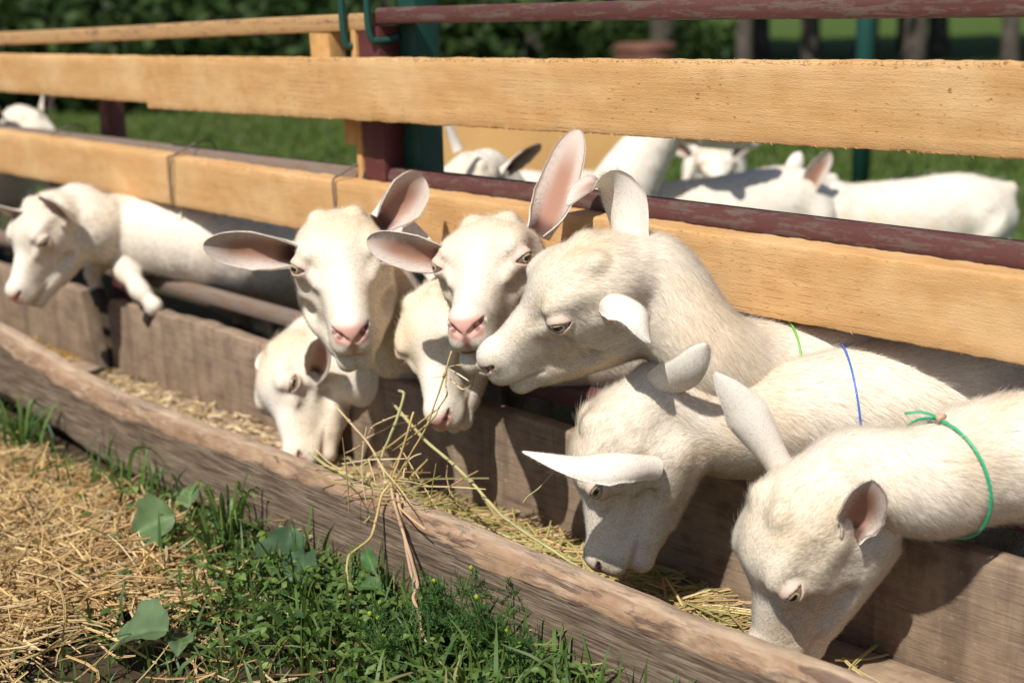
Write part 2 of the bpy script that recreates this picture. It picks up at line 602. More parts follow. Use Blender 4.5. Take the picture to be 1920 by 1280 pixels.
def bar(name, x0, x1, y0, y1, z0a, z1a, z0b, z1b, mat, parent, r=0.003, nx=60, rough=0.0, per=3, seed=0, lean=0.0, wob=0.0):
    """bar along x; its z range goes from (z0a,z1a) at x0 to (z0b,z1b) at x1"""
    xs = np.linspace(x0, x1, nx)
    rings = []
    for x in xs:
        t = (x - x0) / (x1 - x0)
        R = rounded_rect(y0, y1, z0a + (z0b - z0a) * t, z1a + (z1b - z1a) * t, r, per)
        zc = R[:, 1].mean()
        R = R + np.stack([(R[:, 1] - zc) * lean, R[:, 1] * 0], 1)
        rings.append(np.column_stack([np.full(len(R), x), R]))
    rings = np.array(rings)
    if wob:
        rings[:, :, 2] += wob * noise(np.column_stack([xs, xs * 0, xs * 0]), 1.3, seed + 5)[:, None]
        rings[:, :, 1] += wob * noise(np.column_stack([xs, xs * 0, xs * 0]), 0.9, seed + 9)[:, None]
    if rough:
        nz = noise(rings * np.array([1, 1, 1]), 160, seed) * 0.6 + noise(rings * np.array([1, 1, 1]), 45, seed + 3)
        cen = rings.mean(1, keepdims=True)
        d = nrm((rings - cen) * np.array([0, 1, 1]))
        rings = rings + d * (nz * rough)[..., None]
    V, Q, T = loft(rings)
    return mesh_obj(name, V, [Q, T], mat, parent, smooth=True)


def add_autosmooth(o, deg=35):
    me = o.data
    me.set_sharp_from_angle(angle=math.radians(deg))


# ----------------------------------------------------------------------------- fence
fence = empty('paddock_fence', (-2.03, 0.07, 0.0))
tag(fence, 'paddock fence of orange sawn planks and maroon steel tubes behind the trough', 'fence')
FO = np.array([-2.03, 0.07, 0.0])


def under(o, root_loc):
    """keep world coordinates while parented to an empty at root_loc"""
    o.matrix_parent_inverse = Matrix.Translation(-Vector(root_loc))
    return o


def fbar(*a, **k):
    o = bar(*a, **k)
    add_autosmooth(o)
    return under(o, FO)


# z of the upper plank drifts down to the left
def z_up(x, z, sl=0.0186):
    return z + (x + 0.78) * sl


pl = fbar('plank', -2.735, 1.2, 0.0, 0.045, z_up(-2.735, 0.665), z_up(-2.735, 0.771), z_up(1.2, 0.665), z_up(1.2, 0.771), MAT['plank'], fence, r=0.004, nx=900, rough=0.0012, per=8, seed=1)
pl['label'] = 'long upper plank with rough sawn fuzzy edges'
pl = fbar('plank', -6.5, -2.739, 0.003, 0.046, z_up(-6.5, 0.664) + 0.055, z_up(-6.5, 0.770) + 0.02, z_up(-2.739, 0.664) + 0.012, z_up(-2.739, 0.770) + 0.002, MAT['plank'], fence, r=0.004, nx=300, rough=0.001, per=6, seed=2)
pl = fbar('plank', -2.665, 1.2, 0.0, 0.05, 0.429, 0.531, 0.4285, 0.530, MAT['plank'], fence, r=0.004, nx=900, rough=0.0011, per=8, seed=3)
pl = fbar('plank', -6.5, -2.669, -0.004, 0.047, 0.436, 0.535, 0.431, 0.535, MAT['plank'], fence, r=0.004, nx=300, rough=0.001, per=6, seed=4)

# steel tubes
fbar('top_rail', -2.005, 1.2, 0.050, 0.080, 0.803, 0.831, 0.842, 0.868, MAT['redpipe'], fence, r=0.007, nx=40, wob=0.002, seed=3)
fbar('top_rail', -6.5, -2.02, 0.048, 0.078, 0.655, 0.690, 0.793, 0.824, mat_metal('bare_tan_rust', (0.42, 0.25, 0.11), (0.30, 0.17, 0.09), 0.10, 0.6), fence, r=0.006, nx=60, wob=0.003, seed=6)
fbar('middle_rail', -1.995, 1.2, 0.054, 0.094, 0.514, 0.556, 0.518, 0.560, MAT['redpipe'], fence, r=0.014, nx=60, wob=0.0015, seed=7, per=2)
fbar('middle_rail', -6.5, -2.065, 0.053, 0.090, 0.488, 0.526, 0.508, 0.546, MAT['greypipe'], fence, r=0.013, nx=60, wob=0.003, seed=8, per=2)
fbar('lower_rail', -1.995, 1.2, 0.006, 0.040, 0.222, 0.256, 0.224, 0.258, MAT['redpipe'], fence, r=0.005, nx=40, seed=9)
fbar('lower_rail', -6.5, -2.065, 0.004, 0.038, 0.262, 0.298, 0.224, 0.258, MAT['greypipe'], fence, r=0.012, nx=60, wob=0.003, seed=10, per=2)


def post(name, x0, x1, y0, y1, z0, z1, mat, parent, r=0.004, lean=(0, 0), root=FO):
    rings = []
    for z in np.linspace(z0, z1, 10):
        R = rounded_rect(x0, x1, y0, y1, r, 2)
        rings.append(np.column_stack([R[:, 0] + lean[0] * z, R[:, 1] + lean[1] * z, np.full(len(R), z)]))
    rings = np.array(rings)[:, ::-1]
    V, Q, T = loft(rings)
    o = mesh_obj(name, V, [Q[:, ::-1], T[:, ::-1]], mat, parent, smooth=True)
    add_autosmooth(o)
    return under(o, root)


post('post', -2.062, -2.002, 0.052, 0.104, -0.02, 0.80, MAT['redpost'], fence)
post('post', -1.998, -1.952, 0.094, 0.150, -0.02, 1.25, MAT['greenpost'], fence)
post('post', -3.165, -3.12, 0.094, 0.14, -0.02, 0.70, MAT['redpost'], fence, lean=(0.0, 0.02))
post('post', -4.60, -4.55, 0.092, 0.14, -0.02, 0.68, MAT['redpost'], fence)
post('post', 0.55, 0.61, 0.10, 0.15, -0.02, 1.2, MAT['redpost'], fence)
# softwood packing blocks and the lath beside the post
b = post('wood_block', -2.155, -2.095, 0.046, 0.085, 0.700, 0.787, MAT['block'], fence, lean=(-0.06, 0)); 
b['label'] = 'pale wedge of softwood sticking up above the plank'
post('wood_block', -2.115, -2.078, 0.050, 0.085, 0.590, 0.664, MAT['block'], fence)
post('wood_lath', -2.082, -2.066, 0.05, 0.085, 0.05, 0.815, MAT['block'], fence, lean=(0.0, 0))
# green clamps over the top rails
for cx, zl in ((-2.085, 0.782), (-2.012, 0.792)):
    P = spline([(cx, 0.040, 1.15), (cx, 0.039, 0.9), (cx + 0.001, 0.040, zl), (cx + 0.008, 0.055, zl - 0.017), (cx + 0.016, 0.095, zl - 0.012)], 28)
    V, Q, T = tube(P, 0.0065, 10)
    under(mesh_obj('clamp', V, [Q, T], MAT['greenpost'], fence), FO)
# wire ties round the lower plank and the middle tube
for tx, sk in ((-2.655, 0.012), (-2.075, -0.004), (-3.23, 0.0)):
    P = np.array([(tx, -0.006, 0.425), (tx + sk * 0.3, -0.0075, 0.48), (tx + sk, -0.0065, 0.531), (tx + sk, 0.01, 0.541), (tx + sk, 0.05, 0.556), (tx + sk, 0.08, 0.560), (tx + sk, 0.100, 0.546), (tx + sk, 0.104, 0.50), (tx, 0.09, 0.425), (tx, 0.03, 0.418)])
    if sk == 0.0:
        P = P[3:8]
    P = spline(P, 40)
    V, Q, T = tube(P, 0.0021, 7)
    under(mesh_obj('tie_wire', V, [Q, T], MAT['wire'], fence), FO)

# ----------------------------------------------------------------------------- trough
trough = empty('feeding_trough', (-1.8, -0.18, 0.0))
tag(trough, 'long weathered wooden feeding trough with rough live edge in front of the fence', 'trough')
TO = np.array([-1.8, -0.18, 0.0])


def back_board(x0, x1, seed, topz=0.205, shear=0.0, nx=160):
    xs = np.linspace(x0, x1, nx)
    rings = []
    for x in xs:
        n1 = float(noise(np.array([x, 0, 0]), 6, seed)) * 0.004 + float(noise(np.array([x, 0, 0]), 22, seed + 1)) * 0.002
        # chewed corner at the left end
        w = max(0.0, 1 - abs(x - x0) / 0.025)
        R = rounded_rect(-0.05, -0.018, 0.012, topz + n1 - w * w * 0.012, 0.005, 4)
        sh = shear * (1 - (R[:, 1] / topz)) * (1 if x > (x0 + x1) / 2 else 0)
        rings.append(np.column_stack([x + sh * (x - (x0 + x1) / 2) / ((x1 - x0) / 2), R]))
    rings = np.array(rings)
    rings[:, :, 1] += 0.0015 * noise(rings, 14, seed + 4)
    V, Q, T = loft(rings)
    o = mesh_obj('back_board', V, [Q, T], MAT['back'], trough)
    add_autosmooth(o, 50)
    return under(o, TO)


back_board(-6.0, -3.03, 11, 0.203, shear=0.045)
back_board(-2.905, 1.0, 12, 0.206, nx=420)
for a, b_, s in ((-6.0, -2.935, 1), (-2.93, -1.30, 2), (-1.296, 1.0, 3)):
    o = bar('floor_board', a, b_, -0.292, -0.052, 0.012, 0.036, 0.012, 0.036, MAT['floor'], trough, r=0.003, nx=120, rough=0.0012, seed=s, per=8)
    under(o, TO)


def front_board(x0, x1, nx, seed, zoff=0.0):
    xs = np.linspace(x0, x1, nx)
    rings, edge, crest = [], [], []
    for x in xs:
        p = np.array([x, 0.0, 0.0])
        ch = 0.023 + 0.012 * float(noise(p, 2.6, seed)) + 0.005 * float(noise(p, 9, seed + 1)) + 0.003 * float(noise(p, 30, seed + 2))
        zt = 0.147 + zoff + 0.005 * float(noise(p, 1.9, seed + 3)) + 0.0022 * float(noise(p, 14, seed + 4)) + 0.008 * float(sstep(-2.2, -3.0, x))
        zt += 0.045 * float(sstep(-2.35, -3.0, x))
        bot = 0.004 + 0.008 * float(noise(p, 2.2, seed + 5)) + 0.004 * float(noise(p, 17, seed + 6))
        bot += 0.04 * float(sstep(-2.35, -3.0, x))
        yo, yi = -0.332, -0.292
        chy = 0.017 + 0.006 * float(noise(p, 5, seed + 7))
        prof = [(yi, bot, 0, 0), (yi, 0.05, 0, 0), (yi, zt - 0.03, 0, 0.5), (yi, zt - 0.004, 0.3, 1), (yi - 0.004, zt, 0.5, 1), (yo + chy, zt - 0.001, 0.75, 0.85)]
        for t, e in ((0.15, 1), (0.35, 1), (0.55, 1), (0.75, 1), (0.92, 0.9)):
            bul = 0.003 * math.sin(math.pi * t)
            prof.append((yo + chy * (1 - t) - bul * 0.75, zt - ch * t + bul * 0.6, e, 0.25 * (1 - t)))
        prof += [(yo - 0.0015, zt - ch - 0.004, 0.45, 0), (yo, zt - ch - 0.012, 0.1, 0)]
        zf = zt - ch - 0.012
        for t in (0.2, 0.4, 0.6, 0.8, 0.93):
            prof.append((yo, zf + (bot + 0.004 - zf) * t, 0, 0))
        prof += [(yo + 0.004, bot, 0, 0), (yo + 0.02, bot, 0, 0)]
        pr = np.array(prof)
        rings.append(np.column_stack([np.full(len(pr), x), pr[:, :2]]))
        edge.append(pr[:, 2])
        crest.append(pr[:, 3])
    rings = np.array(rings)
    edge = np.array(edge)
    nz = noise(rings * np.array([1, 1.6, 1.6]), 26, seed + 9) * 0.0018 + noise(rings, 75, seed + 10) * 0.0011
    saw = noise(rings * np.array([0.5, 0.4, 3.0]), 70, seed + 11) * 0.0011
    rings[:, :, 1] -= nz * (0.5 + edge) + saw * (1 - edge)
    rings[:, :, 2] += nz * edge
    V, Q, T = loft(rings)
    pad = np.zeros(2)
    o = mesh_obj('front_board', V, [Q[:, ::-1], T[:, ::-1]], MAT['front'], trough, attrs={'edge': np.concatenate([edge.ravel(), pad]), 'crest': np.concatenate([np.array(crest).ravel(), pad])})
    o['label'] = 'thick rough front board with reddish bark stripped live edge'
    return under(o, TO)


front_board(-6.0, 1.0, 2300, 21)

# ----------------------------------------------------------------------------- poses (world metres)
GOATS = {'hero': {'origin': [-1.2102, -0.198, 0.5481],
          'fwd': [-0.6048, -0.6626, -0.4418],
          'up': [0.0721, -0.598, 0.7982],
          'scale': 1.024,
          'spine': [[-1.1434, -0.1, 0.3921, 0.062], [-1.1077, 0.02, 0.3464, 0.072], [-0.93, 0.2, 0.345, 0.098], [-0.7988, 0.364, 0.333, 0.112], [-0.6939, 0.4952, 0.355, 0.1],
                    [-0.6414, 0.5608, 0.335, 0.075]],
          'legs': [[[-0.9628, 0.2518, 0.315, 0.05], [-0.9441, 0.2753, 0.22, 0.034], [-0.9628, 0.2518, 0.13, 0.02], [-0.9603, 0.255, 0.045, 0.0165], [-0.9703, 0.2425, 0.018, 0.02]],
                   [[-0.7197, 0.5589, 0.325, 0.062], [-0.7322, 0.5433, 0.24, 0.042], [-0.6822, 0.6057, 0.15, 0.023], [-0.6916, 0.594, 0.05, 0.0165], [-0.701, 0.5823, 0.018, 0.02]],
                   [[-0.8722, 0.1794, 0.315, 0.05], [-0.8535, 0.2028, 0.22, 0.034], [-0.8722, 0.1794, 0.13, 0.02], [-0.8697, 0.1825, 0.045, 0.0165], [-0.8797, 0.17, 0.018, 0.02]],
                   [[-0.626, 0.4839, 0.325, 0.062], [-0.6385, 0.4683, 0.24, 0.042], [-0.5885, 0.5308, 0.15, 0.023], [-0.5979, 0.5191, 0.05, 0.0165], [-0.6073, 0.5073, 0.018, 0.02]]],
          'blobs': [[[-0.6361, 0.5673, 0.395], [-0.6049, 0.6064, 0.415], 0.022, 0.012]],
          'ears': [{'path': [[-1.2253, -0.1724, 0.5246], [-1.2342, -0.1663, 0.5659], [-1.2449, -0.1665, 0.5961], [-1.259, -0.1752, 0.6132], [-1.2721, -0.1913, 0.6084], [-1.2796, -0.2135, 0.5911]],
                    'face': [0.1195, 0.978, -0.1711],
                    'w': 0.04,
                    'prof': [(0, 0.6), (0.15, 0.74), (0.35, 1.0), (0.55, 0.95), (0.75, 0.62), (0.9, 0.4), (1, 0.3)],
                    'curl': [1.6, 1.1, 0.75, 0.65, 0.6],
                    'side': [0.9983, -0.0826, 0.0614]},
                   {'path': [[-1.2108, -0.2165, 0.485], [-1.1531, -0.2473, 0.4946], [-1.1145, -0.2613, 0.485], [-1.097, -0.2629, 0.4506]],
                    'face': [0.0246, -0.1968, -0.9903],
                    'w': 0.026,
                    'tip': 0.35,
                    'curl': [2.2, 1.8, 1.5, 1.3, 1.1]}],
          'strands': 260000,
          'thick': 0.00017,
          'fine': 0.0021,
          'pinknose': False},
 'goat4': {'origin': [-1.5399, -0.1011, 0.5287],
           'fwd': [0.553, -0.8283, -0.0897],
           'up': [-0.0499, -0.1404, 0.9888],
           'scale': 1.105,
           'spine': [[-1.5219, -0.06, 0.4067, 0.062], [-1.558, 0.03, 0.3165, 0.07], [-1.4, 0.22, 0.32, 0.098], [-1.2935, 0.401, 0.308, 0.112], [-1.2083, 0.5458, 0.33, 0.1],
                     [-1.1658, 0.6182, 0.31, 0.075]],
           'legs': [[[-1.4399, 0.2666, 0.29, 0.05], [-1.4246, 0.2925, 0.22, 0.034], [-1.4399, 0.2666, 0.13, 0.02], [-1.4378, 0.2701, 0.045, 0.0165], [-1.4459, 0.2563, 0.018, 0.02]],
                    [[-1.243, 0.6052, 0.3, 0.062], [-1.2532, 0.588, 0.24, 0.042], [-1.2126, 0.6569, 0.15, 0.023], [-1.2202, 0.644, 0.05, 0.0165], [-1.2278, 0.6311, 0.018, 0.02]],
                    [[-1.3399, 0.2078, 0.29, 0.05], [-1.3247, 0.2337, 0.22, 0.034], [-1.3399, 0.2078, 0.13, 0.02], [-1.3378, 0.2113, 0.045, 0.0165], [-1.346, 0.1975, 0.018, 0.02]],
                    [[-1.1396, 0.5444, 0.3, 0.062], [-1.1497, 0.5271, 0.24, 0.042], [-1.1092, 0.5961, 0.15, 0.023], [-1.1168, 0.5831, 0.05, 0.0165], [-1.1244, 0.5702, 0.018, 0.02]]],
           'blobs': [[[-1.1615, 0.6255, 0.37], [-1.1361, 0.6686, 0.39], 0.022, 0.012]],
           'ears': [{'path': [[-1.5349, -0.1935, 0.491], [-1.5459, -0.2337, 0.5004], [-1.5677, -0.269, 0.5116], [-1.5987, -0.2986, 0.5222]], 'face': [0.8538, -0.6691, -0.1891], 'w': 0.025},
                    {'path': [[-1.4677, -0.0815, 0.5098], [-1.4623, -0.063, 0.5432], [-1.4596, -0.0403, 0.5953], [-1.4564, -0.0122, 0.66]], 'face': [0.3961, -0.9758, 0.3098], 'w': 0.029}],
           'strands': 160000,
           'thick': 0.00018,
           'fine': 0.0022,
           'mouth': 0.004,
           'cream': 0.16},
 'goat2': {'origin': [-1.8608, -0.1605, 0.5171],
           'fwd': [0.8015, -0.5569, -0.2179],
           'up': [0.1269, -0.1978, 0.972],
           'scale': 1.193,
           'spine': [[-1.8845, -0.06, 0.3536, 0.062], [-1.9005, 0.0, 0.2643, 0.07], [-1.8, 0.17, 0.28, 0.098], [-1.6935, 0.351, 0.268, 0.112], [-1.6083, 0.4958, 0.29, 0.1],
                     [-1.5658, 0.5682, 0.27, 0.075]],
           'legs': [[[-1.8399, 0.2166, 0.25, 0.05], [-1.8246, 0.2425, 0.22, 0.034], [-1.8399, 0.2166, 0.13, 0.02], [-1.8378, 0.2201, 0.045, 0.0165], [-1.8459, 0.2063, 0.018, 0.02]],
                    [[-1.643, 0.5552, 0.26, 0.062], [-1.6532, 0.538, 0.24, 0.042], [-1.6126, 0.6069, 0.15, 0.023], [-1.6202, 0.594, 0.05, 0.0165], [-1.6278, 0.5811, 0.018, 0.02]],
                    [[-1.7399, 0.1578, 0.25, 0.05], [-1.7247, 0.1837, 0.22, 0.034], [-1.7399, 0.1578, 0.13, 0.02], [-1.7378, 0.1613, 0.045, 0.0165], [-1.746, 0.1475, 0.018, 0.02]],
                    [[-1.5396, 0.4944, 0.26, 0.062], [-1.5497, 0.4771, 0.24, 0.042], [-1.5092, 0.5461, 0.15, 0.023], [-1.5168, 0.5331, 0.05, 0.0165], [-1.5244, 0.5202, 0.018, 0.02]]],
           'blobs': [[[-1.5615, 0.5755, 0.33], [-1.5361, 0.6186, 0.35], 0.022, 0.012]],
           'ears': [{'path': [[-1.8305, -0.258, 0.4728], [-1.8403, -0.3098, 0.4844], [-1.8628, -0.3477, 0.489], [-1.8817, -0.3955, 0.4971]], 'face': [0.862, -0.6786, -0.2376], 'w': 0.027},
                    {'path': [[-1.7628, -0.156, 0.5081], [-1.7576, -0.1268, 0.5302], [-1.7599, -0.0915, 0.5494], [-1.7617, -0.0559, 0.5681]], 'face': [0.9399, -0.5407, -0.0964], 'w': 0.03}],
           'strands': 90000,
           'fine': 0.0026,
           'thick': 0.00022,
           'cream': 0.18},
 'left': {'origin': [-2.8723, -0.1767, 0.4587],
          'fwd': [0.1423, -0.7292, -0.6694],
          'up': [0.0933, -0.6633, 0.7425],
          'scale': 0.993,
          'spine': [[-2.8549, -0.09, 0.3768, 0.068], [-2.854, -0.01, 0.354, 0.078], [-2.63, 0.13, 0.325, 0.098], [-2.6407, 0.3397, 0.263, 0.112], [-2.6493, 0.5075, 0.245, 0.1],
                    [-2.6535, 0.5914, 0.205, 0.075]],
          'legs': [[[-2.7109, 0.538, 0.207, 0.062], [-2.7099, 0.518, 0.24, 0.042], [-2.714, 0.5979, 0.15, 0.023], [-2.7132, 0.5829, 0.05, 0.0165], [-2.7124, 0.568, 0.018, 0.02]],
                   [[-2.5911, 0.5441, 0.207, 0.062], [-2.59, 0.5241, 0.24, 0.042], [-2.5941, 0.604, 0.15, 0.023], [-2.5933, 0.5891, 0.05, 0.0165], [-2.5926, 0.5741, 0.018, 0.02]],
                   [[-2.894, 0.0, 0.3058, 0.042], [-2.9272, -0.04, 0.2932, 0.021], [-2.9411, -0.06, 0.258, 0.0145], [-2.9293, -0.06, 0.2179, 0.0115], [-2.9087, -0.065, 0.1985, 0.0155]],
                   [[-2.8479, 0.02, 0.2962, 0.042], [-2.7991, -0.05, 0.2799, 0.023], [-2.7404, -0.055, 0.2452, 0.0165], [-2.6998, -0.045, 0.2154, 0.0125], [-2.7259, -0.045, 0.1843, 0.0155]]],
          'blobs': [[[-2.654, 0.5998, 0.263], [-2.6565, 0.6497, 0.283], 0.022, 0.012]],
          'ears': [{'path': [[-2.8906, -0.2044, 0.4312], [-2.8873, -0.2323, 0.4283], [-2.8833, -0.257, 0.4319], [-2.8933, -0.279, 0.4428]], 'face': [0.3448, -0.3486, -0.6997], 'w': 0.02},
                   {'path': [[-2.7944, -0.1645, 0.4219], [-2.7768, -0.198, 0.4437], [-2.7726, -0.2182, 0.4588], [-2.7708, -0.2418, 0.4718]], 'face': [0.0986, -0.4011, -0.9377], 'w': 0.022}],
          'strands': 60000,
          'fine': 0.003,
          'thick': 0.00026,
          'cream': 0.05},
 'goat3': {'origin': [-2.1391, -0.1128, 0.2488],
           'fwd': [0.4874, -0.5556, -0.6736],
           'up': [-0.3392, -0.8313, 0.4403],
           'scale': 1.029,
           'spine': [[-1.9865, -0.02, 0.2041, 0.068], [-1.9879, 0.08, 0.2084, 0.075], [-1.92, 0.24, 0.27, 0.098], [-1.801, 0.413, 0.258, 0.112], [-1.7059, 0.5515, 0.28, 0.1],
                     [-1.6583, 0.6207, 0.26, 0.075]],
           'legs': [[[-1.9565, 0.2893, 0.24, 0.05], [-1.9395, 0.3141, 0.22, 0.034], [-1.9565, 0.2893, 0.13, 0.02], [-1.9542, 0.2926, 0.045, 0.0165], [-1.9633, 0.2795, 0.018, 0.02]],
                    [[-1.7363, 0.6132, 0.25, 0.062], [-1.7476, 0.5967, 0.24, 0.042], [-1.7023, 0.6626, 0.15, 0.023], [-1.7108, 0.6502, 0.05, 0.0165], [-1.7193, 0.6379, 0.018, 0.02]],
                    [[-1.8609, 0.2236, 0.24, 0.05], [-1.8439, 0.2483, 0.22, 0.034], [-1.8609, 0.2236, 0.13, 0.02], [-1.8586, 0.2269, 0.045, 0.0165], [-1.8677, 0.2137, 0.018, 0.02]],
                    [[-1.6374, 0.5452, 0.25, 0.062], [-1.6487, 0.5287, 0.24, 0.042], [-1.6034, 0.5946, 0.15, 0.023], [-1.6119, 0.5823, 0.05, 0.0165], [-1.6204, 0.5699, 0.018, 0.02]]],
           'blobs': [[[-1.6535, 0.6276, 0.32], [-1.6252, 0.6688, 0.34], 0.022, 0.012]],
           'ears': [{'path': [[-2.027, -0.101, 0.2038], [-1.9939, -0.1144, 0.2342], [-1.9634, -0.1307, 0.2649], [-1.944, -0.1448, 0.2927]],
                     'face': [0.6256, -0.7853, 0.1564],
                     'w': 0.024,
                     'curl': [2.2, 1.8, 1.4, 1.1, 0.9]},
                    {'path': [[-2.1202, -0.1089, 0.2483], [-2.1302, -0.1267, 0.2301], [-2.1277, -0.1444, 0.2162], [-2.1231, -0.16, 0.2023]], 'face': [-0.6624, 0.6, -0.5396], 'w': 0.017}],
           'strands': 60000,
           'fine': 0.0028,
           'thick': 0.00024,
           'cream': 0.08},
 'goat5': {'origin': [-1.7048, -0.1016, 0.4109],
           'fwd': [0.5008, -0.6093, -0.6148],
           'up': [0.0108, -0.7058, 0.7083],
           'scale': 0.978,
           'spine': [[-1.7326, -0.03, 0.3438, 0.062], [-1.7633, 0.06, 0.2899, 0.07], [-1.6, 0.26, 0.28, 0.098], [-1.4935, 0.441, 0.268, 0.112], [-1.4083, 0.5858, 0.29, 0.1],
                     [-1.3658, 0.6582, 0.27, 0.075]],
           'legs': [[[-1.6399, 0.3066, 0.25, 0.05], [-1.6246, 0.3325, 0.22, 0.034], [-1.6399, 0.3066, 0.13, 0.02], [-1.6378, 0.3101, 0.045, 0.0165], [-1.6459, 0.2963, 0.018, 0.02]],
                    [[-1.443, 0.6452, 0.26, 0.062], [-1.4532, 0.628, 0.24, 0.042], [-1.4126, 0.6969, 0.15, 0.023], [-1.4202, 0.684, 0.05, 0.0165], [-1.4278, 0.6711, 0.018, 0.02]],
                    [[-1.5399, 0.2478, 0.25, 0.05], [-1.5247, 0.2737, 0.22, 0.034], [-1.5399, 0.2478, 0.13, 0.02], [-1.5378, 0.2513, 0.045, 0.0165], [-1.546, 0.2375, 0.018, 0.02]],
                    [[-1.3396, 0.5844, 0.26, 0.062], [-1.3497, 0.5671, 0.24, 0.042], [-1.3092, 0.6361, 0.15, 0.023], [-1.3168, 0.6231, 0.05, 0.0165], [-1.3244, 0.6102, 0.018, 0.02]]],
           'blobs': [[[-1.3615, 0.6655, 0.33], [-1.3361, 0.7086, 0.35], 0.022, 0.012]],
           'ears': [{'path': [[-1.709, -0.0859, 0.4186], [-1.7366, -0.0887, 0.4501], [-1.7662, -0.0935, 0.4819], [-1.7987, -0.1031, 0.5092]], 'face': [-0.5914, 0.8218, -0.1578], 'w': 0.025},
                    {'path': [[-1.6364, -0.111, 0.3861], [-1.6292, -0.0733, 0.3848], [-1.6223, -0.0343, 0.3875]], 'face': [0.862, -0.6786, -0.2376], 'w': 0.025}],
           'strands': 70000,
           'fine': 0.0026,
           'thick': 0.00022,
           'cream': 0.1},
 'blue': {'origin': [-1.2225, -0.2124, 0.3462],
          'fwd': [-0.1903, -0.3137, -0.9303],
          'up': [-0.6476, -0.6721, 0.3591],
          'scale': 0.983,
          'spine': [[-1.1247, -0.1, 0.3035, 0.062], [-1.0325, 0.0, 0.3141, 0.078], [-0.86, 0.17, 0.335, 0.098], [-0.7094, 0.3164, 0.323, 0.112], [-0.589, 0.4335, 0.345, 0.1],
                    [-0.5287, 0.4921, 0.325, 0.075]],
          'legs': [[[-0.8861, 0.2255, 0.305, 0.05], [-0.8646, 0.2464, 0.22, 0.034], [-0.8861, 0.2255, 0.13, 0.02], [-0.8832, 0.2283, 0.045, 0.0165], [-0.8947, 0.2172, 0.018, 0.02]],
                   [[-0.6067, 0.4999, 0.315, 0.062], [-0.621, 0.486, 0.24, 0.042], [-0.5637, 0.5418, 0.15, 0.023], [-0.5744, 0.5313, 0.05, 0.0165], [-0.5852, 0.5208, 0.018, 0.02]],
                   [[-0.8052, 0.1424, 0.305, 0.05], [-0.7837, 0.1633, 0.22, 0.034], [-0.8052, 0.1424, 0.13, 0.02], [-0.8024, 0.1451, 0.045, 0.0165], [-0.8138, 0.134, 0.018, 0.02]],
                   [[-0.5231, 0.4139, 0.315, 0.062], [-0.5374, 0.4, 0.24, 0.042], [-0.48, 0.4557, 0.15, 0.023], [-0.4908, 0.4453, 0.05, 0.0165], [-0.5016, 0.4348, 0.018, 0.02]]],
          'blobs': [[[-0.5227, 0.4979, 0.385], [-0.4869, 0.5328, 0.405], 0.022, 0.012]],
          'ears': [{'path': [[-1.1208, -0.2206, 0.286], [-1.1268, -0.2782, 0.3022], [-1.1514, -0.3325, 0.3049], [-1.2005, -0.3802, 0.3193]],
                    'face': [-0.3039, 0.252, -0.8756],
                    'w': 0.027,
                    'tip': 0.12,
                    'curl': [2.2, 1.7, 1.25, 1.1, 0.8]},
                   {'path': [[-1.2122, -0.1694, 0.3049], [-1.1547, -0.1869, 0.3584], [-1.0936, -0.2049, 0.4005], [-1.0565, -0.2056, 0.4436]],
                    'face': [-0.799, 0.454, -0.5342],
                    'w': 0.025,
                    'tip': 0.5}],
          'strands': 260000,
          'thick': 0.00017,
          'fine': 0.0022,
          'pinknose': False},
 'front': {'origin': [-0.9278, -0.2124, 0.3058],
           'fwd': [-0.2793, -0.2667, -0.9224],
           'up': [-0.3606, -0.8612, 0.3582],
           'scale': 1.044,
           'spine': [[-0.8148, -0.1, 0.2991, 0.06], [-0.7768, 0.0, 0.3116, 0.072], [-0.58, 0.17, 0.325, 0.098], [-0.4294, 0.3164, 0.313, 0.112], [-0.309, 0.4335, 0.335, 0.1],
                     [-0.2487, 0.4921, 0.315, 0.075]],
           'legs': [[[-0.6061, 0.2255, 0.295, 0.05], [-0.5846, 0.2464, 0.22, 0.034], [-0.6061, 0.2255, 0.13, 0.02], [-0.6032, 0.2283, 0.045, 0.0165], [-0.6147, 0.2172, 0.018, 0.02]],
                    [[-0.3267, 0.4999, 0.305, 0.062], [-0.341, 0.486, 0.24, 0.042], [-0.2837, 0.5418, 0.15, 0.023], [-0.2944, 0.5313, 0.05, 0.0165], [-0.3052, 0.5208, 0.018, 0.02]],
                    [[-0.5252, 0.1424, 0.295, 0.05], [-0.5037, 0.1633, 0.22, 0.034], [-0.5252, 0.1424, 0.13, 0.02], [-0.5224, 0.1451, 0.045, 0.0165], [-0.5338, 0.134, 0.018, 0.02]],
                    [[-0.2431, 0.4139, 0.305, 0.062], [-0.2574, 0.4, 0.24, 0.042], [-0.2, 0.4557, 0.15, 0.023], [-0.2108, 0.4453, 0.05, 0.0165], [-0.2216, 0.4348, 0.018, 0.02]]],
           'blobs': [[[-0.2427, 0.4979, 0.375], [-0.2069, 0.5328, 0.395], 0.022, 0.012]],
           'ears': [{'path': [[-0.9589, -0.1746, 0.2901], [-0.9774, -0.2036, 0.3467], [-0.9949, -0.2225, 0.3869], [-1.0147, -0.2448, 0.425]],
                     'face': [-0.4233, 0.8555, -0.5491],
                     'w': 0.025,
                     'tip': 0.22},
                    {'path': [[-0.8602, -0.1889, 0.2516], [-0.8516, -0.186, 0.2746], [-0.8327, -0.1994, 0.3057], [-0.8205, -0.2071, 0.331]],
                     'face': [0.668, -0.7583, 0.1067],
                     'w': 0.024,
                     'curl': [2.2, 1.8, 1.4, 1.1, 0.9]}],
           'strands': 170000,
           'fine': 0.0024,
           'thick': 0.0002}}

